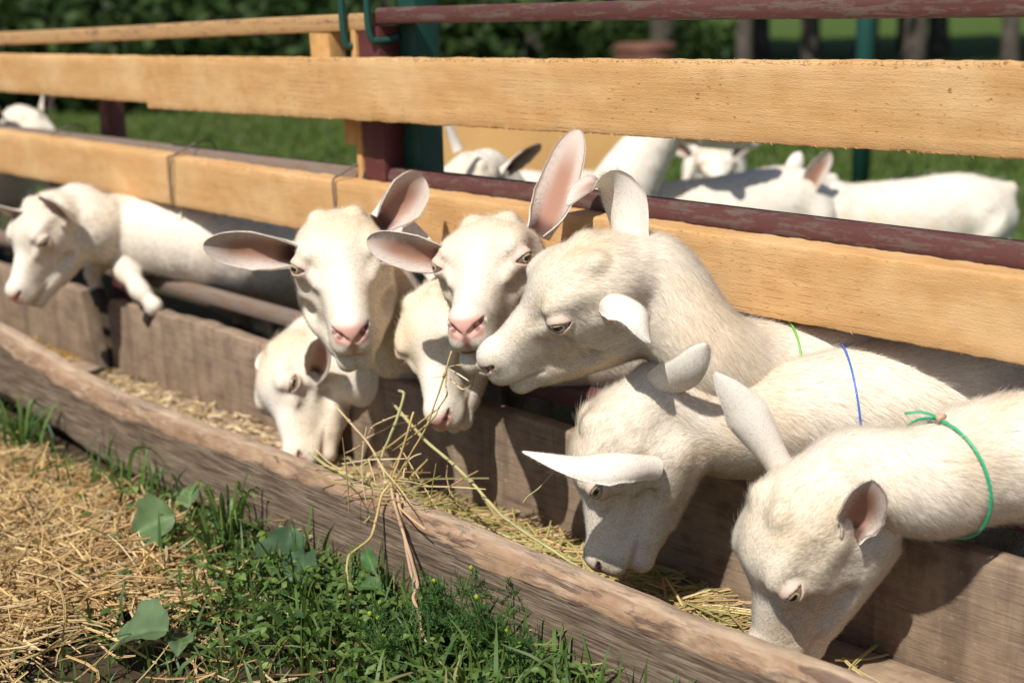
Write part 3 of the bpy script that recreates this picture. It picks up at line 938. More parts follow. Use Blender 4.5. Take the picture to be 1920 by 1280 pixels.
BACK_GOATS = {'crown': {'origin': [-2.25, 0.4996, 0.5141],
           'fwd': [0.0943, -0.8382, -0.5372],
           'up': [0.4383, -0.4495, 0.7784],
           'scale': 0.88,
           'spine': [[-2.3001, 0.6032, 0.3867, 0.072], [-2.3137, 0.644, 0.2975, 0.098], [-2.3852, 0.8414, 0.2855, 0.112], [-2.4424, 0.9994, 0.3075, 0.1], [-2.471, 1.0784, 0.2875, 0.075]],
           'legs': [[[-2.3751, 0.643, 0.2675, 0.05], [-2.3853, 0.6712, 0.22, 0.034], [-2.3751, 0.643, 0.13, 0.02], [-2.3764, 0.6468, 0.045, 0.0165], [-2.371, 0.6318, 0.018, 0.02]],
                    [[-2.5103, 1.0106, 0.2775, 0.062], [-2.5035, 0.9917, 0.24, 0.042], [-2.5307, 1.067, 0.15, 0.023], [-2.5256, 1.0529, 0.05, 0.0165], [-2.5205, 1.0388, 0.018, 0.02]],
                    [[-2.266, 0.6825, 0.2675, 0.05], [-2.2762, 0.7108, 0.22, 0.034], [-2.266, 0.6825, 0.13, 0.02], [-2.2673, 0.6863, 0.045, 0.0165], [-2.2619, 0.6713, 0.018, 0.02]],
                    [[-2.3975, 1.0514, 0.2775, 0.062], [-2.3907, 1.0326, 0.24, 0.042], [-2.4179, 1.1078, 0.15, 0.023], [-2.4128, 1.0937, 0.05, 0.0165], [-2.4077, 1.0796, 0.018, 0.02]]],
           'blobs': [[[-2.4739, 1.0863, 0.3475], [-2.4909, 1.1333, 0.3675], 0.022, 0.012]],
           'ears': [{'path': [[-2.2114, 0.5312, 0.4879], [-2.1642, 0.539, 0.5168], [-2.119, 0.5488, 0.5422]], 'face': [-0.2064, -0.2332, -0.7893], 'w': 0.027},
                    {'path': [[-2.3058, 0.4986, 0.5222], [-2.3215, 0.4847, 0.574], [-2.3392, 0.4727, 0.6223]], 'face': [-0.2064, -0.2332, -0.7893], 'w': 0.027}],
           'strands': 9000,
           'fine': 0.0045,
           'coarse': 0.012,
           'thick': 0.0006},
 'neck': {'origin': [-2.2088, 1.1356, 0.6287],
          'fwd': [0.4182, 0.89, -0.1817],
          'up': [0.0773, 0.1644, 0.9834],
          'scale': 1.0,
          'spine': [[-2.2814, 1.0016, 0.4074, 0.072], [-2.3254, 0.9246, 0.2681, 0.098], [-2.5364, 1.0028, 0.2561, 0.112], [-2.7052, 1.0653, 0.2781, 0.1], [-2.7896, 1.0966, 0.2581, 0.075]],
          'legs': [[[-2.3643, 0.8772, 0.2381, 0.05], [-2.3925, 0.8876, 0.22, 0.034], [-2.3643, 0.8772, 0.13, 0.02], [-2.3681, 0.8786, 0.045, 0.0165], [-2.3531, 0.873, 0.018, 0.02]],
                   [[-2.7598, 1.0216, 0.2481, 0.062], [-2.741, 1.0146, 0.24, 0.042], [-2.8161, 1.0424, 0.15, 0.023], [-2.802, 1.0372, 0.05, 0.0165], [-2.7879, 1.032, 0.018, 0.02]],
                   [[-2.324, 0.986, 0.2381, 0.05], [-2.3522, 0.9964, 0.22, 0.034], [-2.324, 0.986, 0.13, 0.02], [-2.3278, 0.9873, 0.045, 0.0165], [-2.3128, 0.9818, 0.018, 0.02]],
                   [[-2.7181, 1.1341, 0.2481, 0.062], [-2.6994, 1.1272, 0.24, 0.042], [-2.7744, 1.1549, 0.15, 0.023], [-2.7603, 1.1497, 0.05, 0.0165], [-2.7462, 1.1445, 0.018, 0.02]]],
          'blobs': [[[-2.798, 1.0997, 0.3181], [-2.8449, 1.1171, 0.3381], 0.022, 0.012]],
          'ears': [{'path': [[-2.2689, 1.1489, 0.6109], [-2.3119, 1.1633, 0.6373], [-2.3696, 1.1815, 0.6489]], 'face': [0.3873, 0.8242, -0.575], 'w': 0.027},
                   {'path': [[-2.1603, 1.0979, 0.6109], [-2.1218, 1.0739, 0.6373], [-2.0709, 1.0412, 0.6489]], 'face': [0.3873, 0.8242, -0.575], 'w': 0.027}],
          'strands': 9000,
          'fine': 0.0045,
          'coarse': 0.012,
          'thick': 0.0006},
 'back': {'origin': [-2.352, 1.0697, 0.355],
          'fwd': [-0.4633, -0.7378, -0.4909],
          'up': [-0.3079, -0.3854, 0.8699],
          'scale': 1.0,
          'spine': [[-2.3039, 1.117, 0.2978, 0.072], [-2.2961, 1.1123, 0.2777, 0.098], [-2.2252, 1.3099, 0.2657, 0.112], [-2.1684, 1.4681, 0.2877, 0.1], [-2.14, 1.5471, 0.2677, 0.075]],
          'legs': [[[-2.3439, 1.1507, 0.2477, 0.05], [-2.3338, 1.1789, 0.22, 0.034], [-2.3439, 1.1507, 0.13, 0.02], [-2.3426, 1.1545, 0.045, 0.0165], [-2.348, 1.1394, 0.018, 0.02]],
                   [[-2.2135, 1.52, 0.2577, 0.062], [-2.2203, 1.5011, 0.24, 0.042], [-2.1932, 1.5764, 0.15, 0.023], [-2.1983, 1.5623, 0.05, 0.0165], [-2.2034, 1.5482, 0.018, 0.02]],
                   [[-2.2348, 1.1115, 0.2477, 0.05], [-2.2246, 1.1398, 0.22, 0.034], [-2.2348, 1.1115, 0.13, 0.02], [-2.2334, 1.1153, 0.045, 0.0165], [-2.2388, 1.1002, 0.018, 0.02]],
                   [[-2.1006, 1.4794, 0.2577, 0.062], [-2.1073, 1.4606, 0.24, 0.042], [-2.0803, 1.5359, 0.15, 0.023], [-2.0854, 1.5218, 0.05, 0.0165], [-2.0904, 1.5076, 0.018, 0.02]]],
          'blobs': [[[-2.1372, 1.555, 0.3277], [-2.1203, 1.6021, 0.3477], 0.022, 0.012]],
          'ears': [{'path': [[-2.2914, 1.0515, 0.3454], [-2.2571, 1.0243, 0.3743], [-2.2056, 0.9946, 0.3908]], 'face': [-0.3402, -0.5837, -0.8388], 'w': 0.027},
                   {'path': [[-2.3911, 1.118, 0.3396], [-2.4316, 1.1407, 0.3641], [-2.4799, 1.1775, 0.3748]], 'face': [-0.3402, -0.5837, -0.8388], 'w': 0.027}],
          'strands': 9000,
          'fine': 0.0045,
          'coarse': 0.012,
          'thick': 0.0006},
 'looking': {'origin': [-2.9723, 2.1565, 0.3154],
             'fwd': [0.7262, -0.6703, -0.1531],
             'up': [0.1125, -0.1038, 0.9882],
             'scale': 1.0,
             'spine': [[-3.0562, 2.2501, 0.1702, 0.072], [-3.0996, 2.3035, 0.0941, 0.098], [-3.2219, 2.4742, 0.0821, 0.112], [-3.3197, 2.6108, 0.1041, 0.1], [-3.3686, 2.6791, 0.0841, 0.075]],
             'legs': [[[-3.1584, 2.286, 0.0641, 0.05], [-3.1759, 2.3104, 0.22, 0.034], [-3.1584, 2.286, 0.13, 0.02], [-3.1607, 2.2892, 0.045, 0.0165], [-3.1514, 2.2762, 0.018, 0.02]],
                      [[-3.3881, 2.6032, 0.0741, 0.062], [-3.3764, 2.5869, 0.24, 0.042], [-3.423, 2.6519, 0.15, 0.023], [-3.4143, 2.6397, 0.05, 0.0165], [-3.4055, 2.6276, 0.018, 0.02]],
                      [[-3.0641, 2.3535, 0.0641, 0.05], [-3.0816, 2.3779, 0.22, 0.034], [-3.0641, 2.3535, 0.13, 0.02], [-3.0664, 2.3568, 0.045, 0.0165], [-3.0571, 2.3438, 0.018, 0.02]],
                      [[-3.2905, 2.673, 0.0741, 0.062], [-3.2789, 2.6568, 0.24, 0.042], [-3.3254, 2.7218, 0.15, 0.023], [-3.3167, 2.7096, 0.05, 0.0165], [-3.308, 2.6974, 0.018, 0.02]]],
             'blobs': [[[-3.3735, 2.6859, 0.1441], [-3.4026, 2.7266, 0.1641], 0.022, 0.012]],
             'ears': [{'path': [[-2.9411, 2.2094, 0.2972], [-2.9151, 2.2466, 0.3234], [-2.8805, 2.2963, 0.3349]], 'face': [0.6812, -0.6287, -0.5483], 'w': 0.027},
                      {'path': [[-3.0225, 2.1212, 0.2972], [-3.0575, 2.0923, 0.3234], [-3.1043, 2.0538, 0.3349]], 'face': [0.6812, -0.6287, -0.5483], 'w': 0.027}],
             'strands': 9000,
             'fine': 0.0045,
             'coarse': 0.012,
             'thick': 0.0006},
 'side': {'origin': [-2.1623, 1.4939, 0.3292],
          'fwd': [-0.3571, -0.632, -0.6878],
          'up': [-0.4769, -0.5098, 0.716],
          'scale': 0.95,
          'spine': [[-2.1102, 1.5813, 0.2708, 0.072], [-2.1056, 1.6063, 0.2333, 0.098], [-1.997, 1.7623, 0.2213, 0.112], [-1.9102, 1.8871, 0.2433, 0.1], [-1.8668, 1.9495, 0.2233, 0.075]],
          'legs': [[[-2.1417, 1.6559, 0.2033, 0.05], [-2.1246, 1.6805, 0.22, 0.034], [-2.1417, 1.6559, 0.13, 0.02], [-2.1395, 1.6592, 0.045, 0.0165], [-2.1486, 1.646, 0.018, 0.02]],
                   [[-1.9421, 1.9463, 0.2133, 0.062], [-1.9535, 1.9299, 0.24, 0.042], [-1.9079, 1.9955, 0.15, 0.023], [-1.9164, 1.9832, 0.05, 0.0165], [-1.925, 1.9709, 0.018, 0.02]],
                   [[-2.0465, 1.5896, 0.2033, 0.05], [-2.0294, 1.6143, 0.22, 0.034], [-2.0465, 1.5896, 0.13, 0.02], [-2.0442, 1.5929, 0.045, 0.0165], [-2.0534, 1.5798, 0.018, 0.02]],
                   [[-1.8436, 1.8778, 0.2133, 0.062], [-1.855, 1.8613, 0.24, 0.042], [-1.8094, 1.927, 0.15, 0.023], [-1.8179, 1.9147, 0.05, 0.0165], [-1.8265, 1.9024, 0.018, 0.02]]],
          'blobs': [[[-1.8625, 1.9557, 0.2833], [-1.8339, 1.9967, 0.3033], 0.022, 0.012]],
          'ears': [{'path': [[-2.104, 1.4763, 0.3289], [-2.0812, 1.4692, 0.3788], [-2.047, 1.4789, 0.435]], 'face': [-0.1663, -0.4281, -0.9742], 'w': 0.027},
                   {'path': [[-2.1956, 1.5429, 0.3153], [-2.2185, 1.569, 0.3584], [-2.2301, 1.612, 0.4078]], 'face': [-0.1663, -0.4281, -0.9742], 'w': 0.027}],
          'strands': 9000,
          'fine': 0.0045,
          'coarse': 0.012,
          'thick': 0.0006},
 'ears': {'origin': [-3.9861, 0.2869, 0.5396],
          'fwd': [0.7502, 0.0393, -0.66],
          'up': [0.6466, -0.2523, 0.7199],
          'scale': 1.0,
          'spine': [[-4.1368, 0.2969, 0.4196, 0.072], [-4.1994, 0.2895, 0.3342, 0.098], [-4.4055, 0.3298, 0.3222, 0.112], [-4.5704, 0.362, 0.3442, 0.1], [-4.6529, 0.3781, 0.3242, 0.075]],
          'legs': [[[-4.2302, 0.2365, 0.3042, 0.05], [-4.2596, 0.2422, 0.22, 0.034], [-4.2302, 0.2365, 0.13, 0.02], [-4.2341, 0.2372, 0.045, 0.0165], [-4.2184, 0.2342, 0.018, 0.02]],
                   [[-4.6149, 0.3095, 0.3142, 0.062], [-4.5953, 0.3057, 0.24, 0.042], [-4.6738, 0.321, 0.15, 0.023], [-4.6591, 0.3181, 0.05, 0.0165], [-4.6443, 0.3153, 0.018, 0.02]],
                   [[-4.2079, 0.3503, 0.3042, 0.05], [-4.2374, 0.356, 0.22, 0.034], [-4.2079, 0.3503, 0.13, 0.02], [-4.2119, 0.3511, 0.045, 0.0165], [-4.1962, 0.348, 0.018, 0.02]],
                   [[-4.5919, 0.4273, 0.3142, 0.062], [-4.5723, 0.4235, 0.24, 0.042], [-4.6508, 0.4388, 0.15, 0.023], [-4.6361, 0.4359, 0.05, 0.0165], [-4.6213, 0.4331, 0.018, 0.02]]],
          'blobs': [[[-4.6611, 0.3797, 0.3842], [-4.7102, 0.3893, 0.4042], 0.022, 0.012]],
          'ears': [{'path': [[-3.9982, 0.3496, 0.5447], [-3.9703, 0.3627, 0.6075], [-3.9488, 0.3783, 0.6632]], 'face': [0.4916, 0.1402, -0.948], 'w': 0.027},
                   {'path': [[-4.0148, 0.2336, 0.519], [-3.9952, 0.1886, 0.5689], [-3.982, 0.1462, 0.6117]], 'face': [0.4916, 0.1402, -0.948], 'w': 0.027}],
          'strands': 9000,
          'fine': 0.0045,
          'coarse': 0.012,
          'thick': 0.0006},
 'shade': {'origin': [-3.0438, 0.2786, 0.4002],
           'fwd': [0.2896, -0.6703, -0.6833],
           'up': [0.4631, -0.5266, 0.7129],
           'scale': 1.0,
           'spine': [[-3.0259, 0.3406, 0.2718, 0.072], [-2.9738, 0.3404, 0.1784, 0.098], [-2.9483, 0.5488, 0.1664, 0.112], [-2.928, 0.7156, 0.1884, 0.1], [-2.9178, 0.799, 0.1684, 0.075]],
           'legs': [[[-3.029, 0.3672, 0.1484, 0.05], [-3.0253, 0.397, 0.22, 0.034], [-3.029, 0.3672, 0.13, 0.02], [-3.0285, 0.3712, 0.045, 0.0165], [-3.0304, 0.3553, 0.018, 0.02]],
                    [[-2.9834, 0.7562, 0.1584, 0.062], [-2.9859, 0.7363, 0.24, 0.042], [-2.9762, 0.8158, 0.15, 0.023], [-2.978, 0.8009, 0.05, 0.0165], [-2.9798, 0.786, 0.018, 0.02]],
                    [[-2.9138, 0.3532, 0.1484, 0.05], [-2.9102, 0.383, 0.22, 0.034], [-2.9138, 0.3532, 0.13, 0.02], [-2.9133, 0.3572, 0.045, 0.0165], [-2.9153, 0.3413, 0.018, 0.02]],
                    [[-2.8643, 0.7416, 0.1584, 0.062], [-2.8668, 0.7218, 0.24, 0.042], [-2.8571, 0.8012, 0.15, 0.023], [-2.8589, 0.7863, 0.05, 0.0165], [-2.8607, 0.7714, 0.018, 0.02]]],
           'blobs': [[[-2.9168, 0.8073, 0.2284], [-2.9107, 0.8569, 0.2484], 0.022, 0.012]],
           'ears': [{'path': [[-3.0057, 0.3272, 0.3833], [-2.9669, 0.3195, 0.4366], [-2.9351, 0.3197, 0.4792]], 'face': [0.1043, -0.4596, -0.9684], 'w': 0.027},
                    {'path': [[-3.1062, 0.2645, 0.4023], [-3.101, 0.2358, 0.4619], [-3.1027, 0.2151, 0.5108]], 'face': [0.1043, -0.4596, -0.9684], 'w': 0.027}],
           'strands': 9000,
           'fine': 0.0045,
           'coarse': 0.012,
           'thick': 0.0006}}

HAY = {'s1': ([[-1.6861, -0.31, 0.2637], [-1.6492, -0.311, 0.245], [-1.6045, -0.312, 0.222], [-1.5679, -0.313, 0.1897], [-1.5372, -0.314, 0.1689], [-1.5101, -0.315, 0.1396]], 0.0026, 'straw'),
 's2': ([[-1.4561, -0.27, 0.3787], [-1.4689, -0.28, 0.3308], [-1.4937, -0.29, 0.2654], [-1.5203, -0.3, 0.222], [-1.5506, -0.31, 0.1727]], 0.0019, 'gold'),
 's3': ([[-1.6045, -0.25, 0.2882], [-1.5781, -0.262, 0.2911], [-1.5764, -0.274, 0.264], [-1.5866, -0.286, 0.2278], [-1.5927, -0.298, 0.1981], [-1.5706, -0.31, 0.1718]], 0.0028, 'green'),
 's4': ([[-1.5337, -0.28, 0.2768], [-1.5368, -0.29, 0.248], [-1.5481, -0.3, 0.2074], [-1.5569, -0.31, 0.1711]], 0.0024, 'gold'),
 's5': ([[-1.6877, -0.2, 0.2409], [-1.6325, -0.2087, 0.22], [-1.5848, -0.2175, 0.2046], [-1.5143, -0.2263, 0.1881], [-1.4638, -0.235, 0.174], [-1.4095, -0.2437, 0.154], [-1.3781, -0.2525, 0.1489],
         [-1.3001, -0.2612, 0.1378], [-1.1922, -0.27, 0.1242]],
        0.0034, 'green'),
 's6': ([[-1.5559, -0.22, 0.2615], [-1.5798, -0.23, 0.2406], [-1.6272, -0.24, 0.2032], [-1.6766, -0.25, 0.1661]], 0.0022, 'gold'),
 's7': ([[-1.7756, -0.3, 0.1645], [-1.7241, -0.305, 0.1569], [-1.6654, -0.31, 0.1569], [-1.5738, -0.315, 0.1625]], 0.0032, 'green'),
 's8': ([[-1.7802, -0.29, 0.1724], [-1.7336, -0.295, 0.1581], [-1.6724, -0.3, 0.1525]], 0.0022, 'straw'),
 'curl1': ([[-1.7179, -0.315, 0.1367], [-1.7433, -0.315, 0.1348], [-1.7496, -0.315, 0.142], [-1.7269, -0.315, 0.1571], [-1.6958, -0.315, 0.1637], [-1.6719, -0.315, 0.1583], [-1.6521, -0.315, 0.1555],
            [-1.6352, -0.315, 0.1673], [-1.6401, -0.315, 0.1854]],
           0.0014, 'gold'),
 'curl2': ([[-1.4833, -0.26, 0.3471], [-1.4557, -0.2588, 0.3565], [-1.4347, -0.2575, 0.354], [-1.4266, -0.2563, 0.3445], [-1.4343, -0.255, 0.3305], [-1.4543, -0.2538, 0.3201],
            [-1.476, -0.2525, 0.3265], [-1.491, -0.2512, 0.3313], [-1.5284, -0.25, 0.3223]],
           0.0019, 'straw'),
 'curl3': ([[-1.4798, -0.26, 0.3477], [-1.4586, -0.255, 0.3405], [-1.4421, -0.25, 0.3325]], 0.0017, 'pale'),
 'b1': ([[-1.48, -0.26, 0.3446], [-1.4796, -0.2633, 0.3251], [-1.4742, -0.2667, 0.3112], [-1.4902, -0.27, 0.2891], [-1.494, -0.2733, 0.2772], [-1.5226, -0.2767, 0.2519], [-1.5896, -0.28, 0.205]],
        0.0016, 'gold'),
 'b2': ([[-1.6601, -0.27, 0.2117], [-1.6521, -0.265, 0.2267], [-1.6315, -0.26, 0.2383], [-1.6048, -0.255, 0.2512], [-1.5794, -0.25, 0.2537]], 0.0024, 'straw'),
 'b3': ([[-1.711, -0.28, 0.1726], [-1.6891, -0.27, 0.1855], [-1.674, -0.26, 0.2019], [-1.6323, -0.25, 0.2257], [-1.5991, -0.24, 0.2389]], 0.002, 'straw'),
 'b4': ([[-1.5293, -0.31, 0.178], [-1.5338, -0.3, 0.2027], [-1.5271, -0.29, 0.2138], [-1.5209, -0.28, 0.2168]], 0.0017, 'straw'),
 'b5': ([[-1.6094, -0.31, 0.1956], [-1.595, -0.3125, 0.1747], [-1.5869, -0.315, 0.1567]], 0.0015, 'gold'),
 'b6': ([[-1.6775, -0.31, 0.171], [-1.6163, -0.305, 0.191], [-1.5332, -0.3, 0.2109]], 0.0017, 'pale'),
 'h1': ([[-1.5412, -0.322, 0.1782], [-1.5472, -0.3359, 0.1602], [-1.5428, -0.3498, 0.1327], [-1.542, -0.3637, 0.1059], [-1.5758, -0.3776, 0.0741], [-1.5648, -0.3915, 0.0611],
         [-1.5409, -0.4055, 0.0358], [-1.5163, -0.4194, 0.0196], [-1.4866, -0.4333, 0.0075], [-1.4347, -0.4472, 0.0084], [-1.3773, -0.4611, -0.0015], [-1.3215, -0.475, -0.0065]],
        0.0027, 'gold'),
 'h2': ([[-1.5412, -0.322, 0.1782], [-1.5164, -0.3379, 0.1606], [-1.4762, -0.3538, 0.1278], [-1.4408, -0.3697, 0.1031], [-1.4102, -0.3856, 0.0819], [-1.4007, -0.4014, 0.0706],
         [-1.3695, -0.4173, 0.0627], [-1.3457, -0.4332, 0.0494], [-1.3013, -0.4491, 0.0401], [-1.232, -0.465, 0.0229]],
        0.0031, 'tan'),
 'h3': ([[-1.5223, -0.326, 0.1679], [-1.4931, -0.3407, 0.1192], [-1.4627, -0.3553, 0.0761], [-1.4314, -0.37, 0.0664]], 0.0034, 'tan'),
 'h4': ([[-1.3932, -0.41, 0.0291], [-1.4021, -0.4317, 0.0086], [-1.4077, -0.4533, -0.0153], [-1.3986, -0.475, -0.0313]], 0.002, 'gold'),
 'h5': ([[-1.4582, -0.43, -0.0058], [-1.4034, -0.4525, -0.0062], [-1.3642, -0.475, -0.0147]], 0.0022, 'straw'),
 'g1': ([[-1.3823, -0.15, 0.1876], [-1.3967, -0.1667, 0.1641], [-1.4018, -0.1833, 0.1552], [-1.3955, -0.2, 0.1517]], 0.0012, 'green')}

# ----------------------------------------------------------------------------- goats: signed distance sculpting
def sd_ell(p, c, r):
    """p is (3,n)"""
    x, y, z = (p[0] - c[0]) / r[0], (p[1] - c[1]) / r[1], (p[2] - c[2]) / r[2]
    k0 = np.sqrt(x * x + y * y + z * z)
    x, y, z = x / r[0], y / r[1], z / r[2]
    k1 = np.sqrt(x * x + y * y + z * z)
    return k0 * (k0 - 1.0) / np.maximum(k1, 1e-6)


def sd_cone(p, a, b, ra, rb):
    """capsule with two radii"""
    bx, by, bz = float(b[0] - a[0]), float(b[1] - a[1]), float(b[2] - a[2])
    x, y, z = p[0] - float(a[0]), p[1] - float(a[1]), p[2] - float(a[2])
    t = np.clip((x * bx + y * by + z * bz) * (1.0 / max(bx * bx + by * by + bz * bz, 1e-12)), 0, 1)
    x -= t * bx
    y -= t * by
    z -= t * bz
    return np.sqrt(x * x + y * y + z * z) - (float(ra) + float(rb - ra) * t)


def smin(a, b, k):
    h = np.clip(0.5 + 0.5 * (b - a) / k, 0, 1)
    return b + (a - b) * h - k * h * (1 - h)


def smax(a, b, k):
    return -smin(-a, -b, k)


A3 = lambda *v: np.array(v, float)
EYE_C = A3(0.1050, 0.0515, -0.0265)
EYE_D = nrm(A3(0.45, 0.87, 0.14))
EYE_R = 0.0146


def sd_head(p, mouth=0.0):
    """canonical head: x forward to the nose, y to the goat's left, z dorsal; metres. p is mirrored to y>=0"""
    q = [p[0], np.abs(p[1]) * (1 + 0.13 * sstep(0.11, 0.18, p[0])), p[2]]
    d = sd_ell(q, A3(0.040, 0, -0.042), A3(0.066, 0.066, 0.056))
    d = smin(d, sd_ell(q, A3(0.078, 0, -0.030), A3(0.052, 0.059, 0.047)), 0.02)
    # muzzle
    qs = [q[0], q[1] * 1.02, q[2]]
    d = smin(d, sd_cone(qs, A3(0.095, 0, -0.052), A3(0.186, 0, -0.080), 0.046, 0.0325), 0.020)
    d = smin(d, sd_ell(q, A3(0.205, 0, -0.076), A3(0.0245, 0.0275, 0.0275)), 0.012)
    d = smin(d, sd_ell(q, A3(0.191, 0.014, -0.095), A3(0.032, 0.019, 0.0180)), 0.010)
    # lower jaw, cheeks
    d = smin(d, sd_cone(q, A3(0.038, 0.023, -0.106), A3(0.150, 0.014, -0.117), 0.042, 0.0250), 0.018)
    d = smin(d, sd_ell(q, A3(0.075, 0.037, -0.076), A3(0.055, 0.026, 0.048)), 0.022)
    low = sd_cone(q, A3(0.140, 0.012, -0.119 - mouth * 0.3), A3(0.191, 0.0105, -0.1240 - mouth), 0.0205, 0.0170)
    d = smin(d, low, 0.010)
    # brow and cheek bone round the eye
    d = smin(d, sd_ell(q, A3(0.092, 0.043, -0.010), A3(0.026, 0.0130, 0.0125)), 0.014)
    d = smin(d, sd_ell(q, A3(0.110, 0.043, -0.046), A3(0.036, 0.014, 0.014)), 0.014)
    # cheek ridge, jaw edge, horn buds
    d = smin(d, sd_cone(q, A3(0.122, 0.042, -0.048), A3(0.040, 0.058, -0.050), 0.0095, 0.0085), 0.012)
    d = smin(d, sd_cone(q, A3(0.040, 0.036, -0.140), A3(0.128, 0.018, -0.139), 0.0105, 0.0085), 0.014)
    d = smin(d, sd_ell(q, A3(0.036, 0.024, 0.008), A3(0.015, 0.013, 0.011)), 0.012)
    # hollows before the eye, at the temple and under the cheek
    d = smax(d, -sd_ell(q, A3(0.150, 0.056, -0.058), A3(0.042, 0.017, 0.026)), 0.016)
    d = smax(d, -sd_ell(q, A3(0.062, 0.074, -0.018), A3(0.022, 0.012, 0.016)), 0.012)
    d = smax(d, -sd_ell(q, A3(0.118, 0.056, -0.092), A3(0.034, 0.014, 0.016)), 0.014)
    # eye: socket, then lids with an almond opening
    e = [q[0] - EYE_C[0], q[1] - EYE_C[1], q[2] - EYE_C[2]]
    dist = np.sqrt(e[0] ** 2 + e[1] ** 2 + e[2] ** 2)
    dot = lambda f: e[0] * f[0] + e[1] * f[1] + e[2] * f[2]
    d = smax(d, -(dist - 0.0160), 0.006)
    fx = nrm(np.cross(A3(0, 0, 1), EYE_D)) * -1.0
    fz = np.cross(EYE_D, fx) * 1.0
    if fz[2] < 0:
        fz = -fz
    ex, ez, ed = dot(fx), dot(fz), dot(EYE_D)
    lid = dist - 0.0168
    bow = 0.0014 - 7.5 * ex * ex
    open_ = np.maximum(np.abs(ez + 0.0008) - np.maximum(0.0066 - 25.0 * ex * ex, 0.0002), -(ed - 0.004))
    lid = smax(lid, -open_, 0.0022)
    d = smin(d, lid, 0.0055)
    # nostrils: comma slits
    nos = np.minimum(sd_cone(q, A3(0.228, 0.0075, -0.0805), A3(0.2235, 0.0155, -0.0745), 0.0030, 0.0040), sd_cone(q, A3(0.2235, 0.0155, -0.0745), A3(0.2105, 0.0235, -0.0690), 0.0040, 0.0022))
    d = smax(d, -nos, 0.0045)
    # philtrum and mouth line
    d = smax(d, -sd_cone(q, A3(0.231, 0, -0.084), A3(0.217, 0, -0.110), 0.0016, 0.002), 0.004)
    ml = np.minimum(sd_cone(q, A3(0.222, 0, -0.1085 - mouth * 0.5), A3(0.203, 0.0275, -0.1105 - mouth * 0.5), 0.0030 + mouth * 0.35, 0.0030 + mouth * 0.3), sd_cone(q, A3(0.203, 0.0275, -0.1105 - mouth * 0.5), A3(0.157, 0.0370, -0.1040), 0.0030 + mouth * 0.3, 0.0018))
    d = smax(d, -ml, 0.0045)
    return d


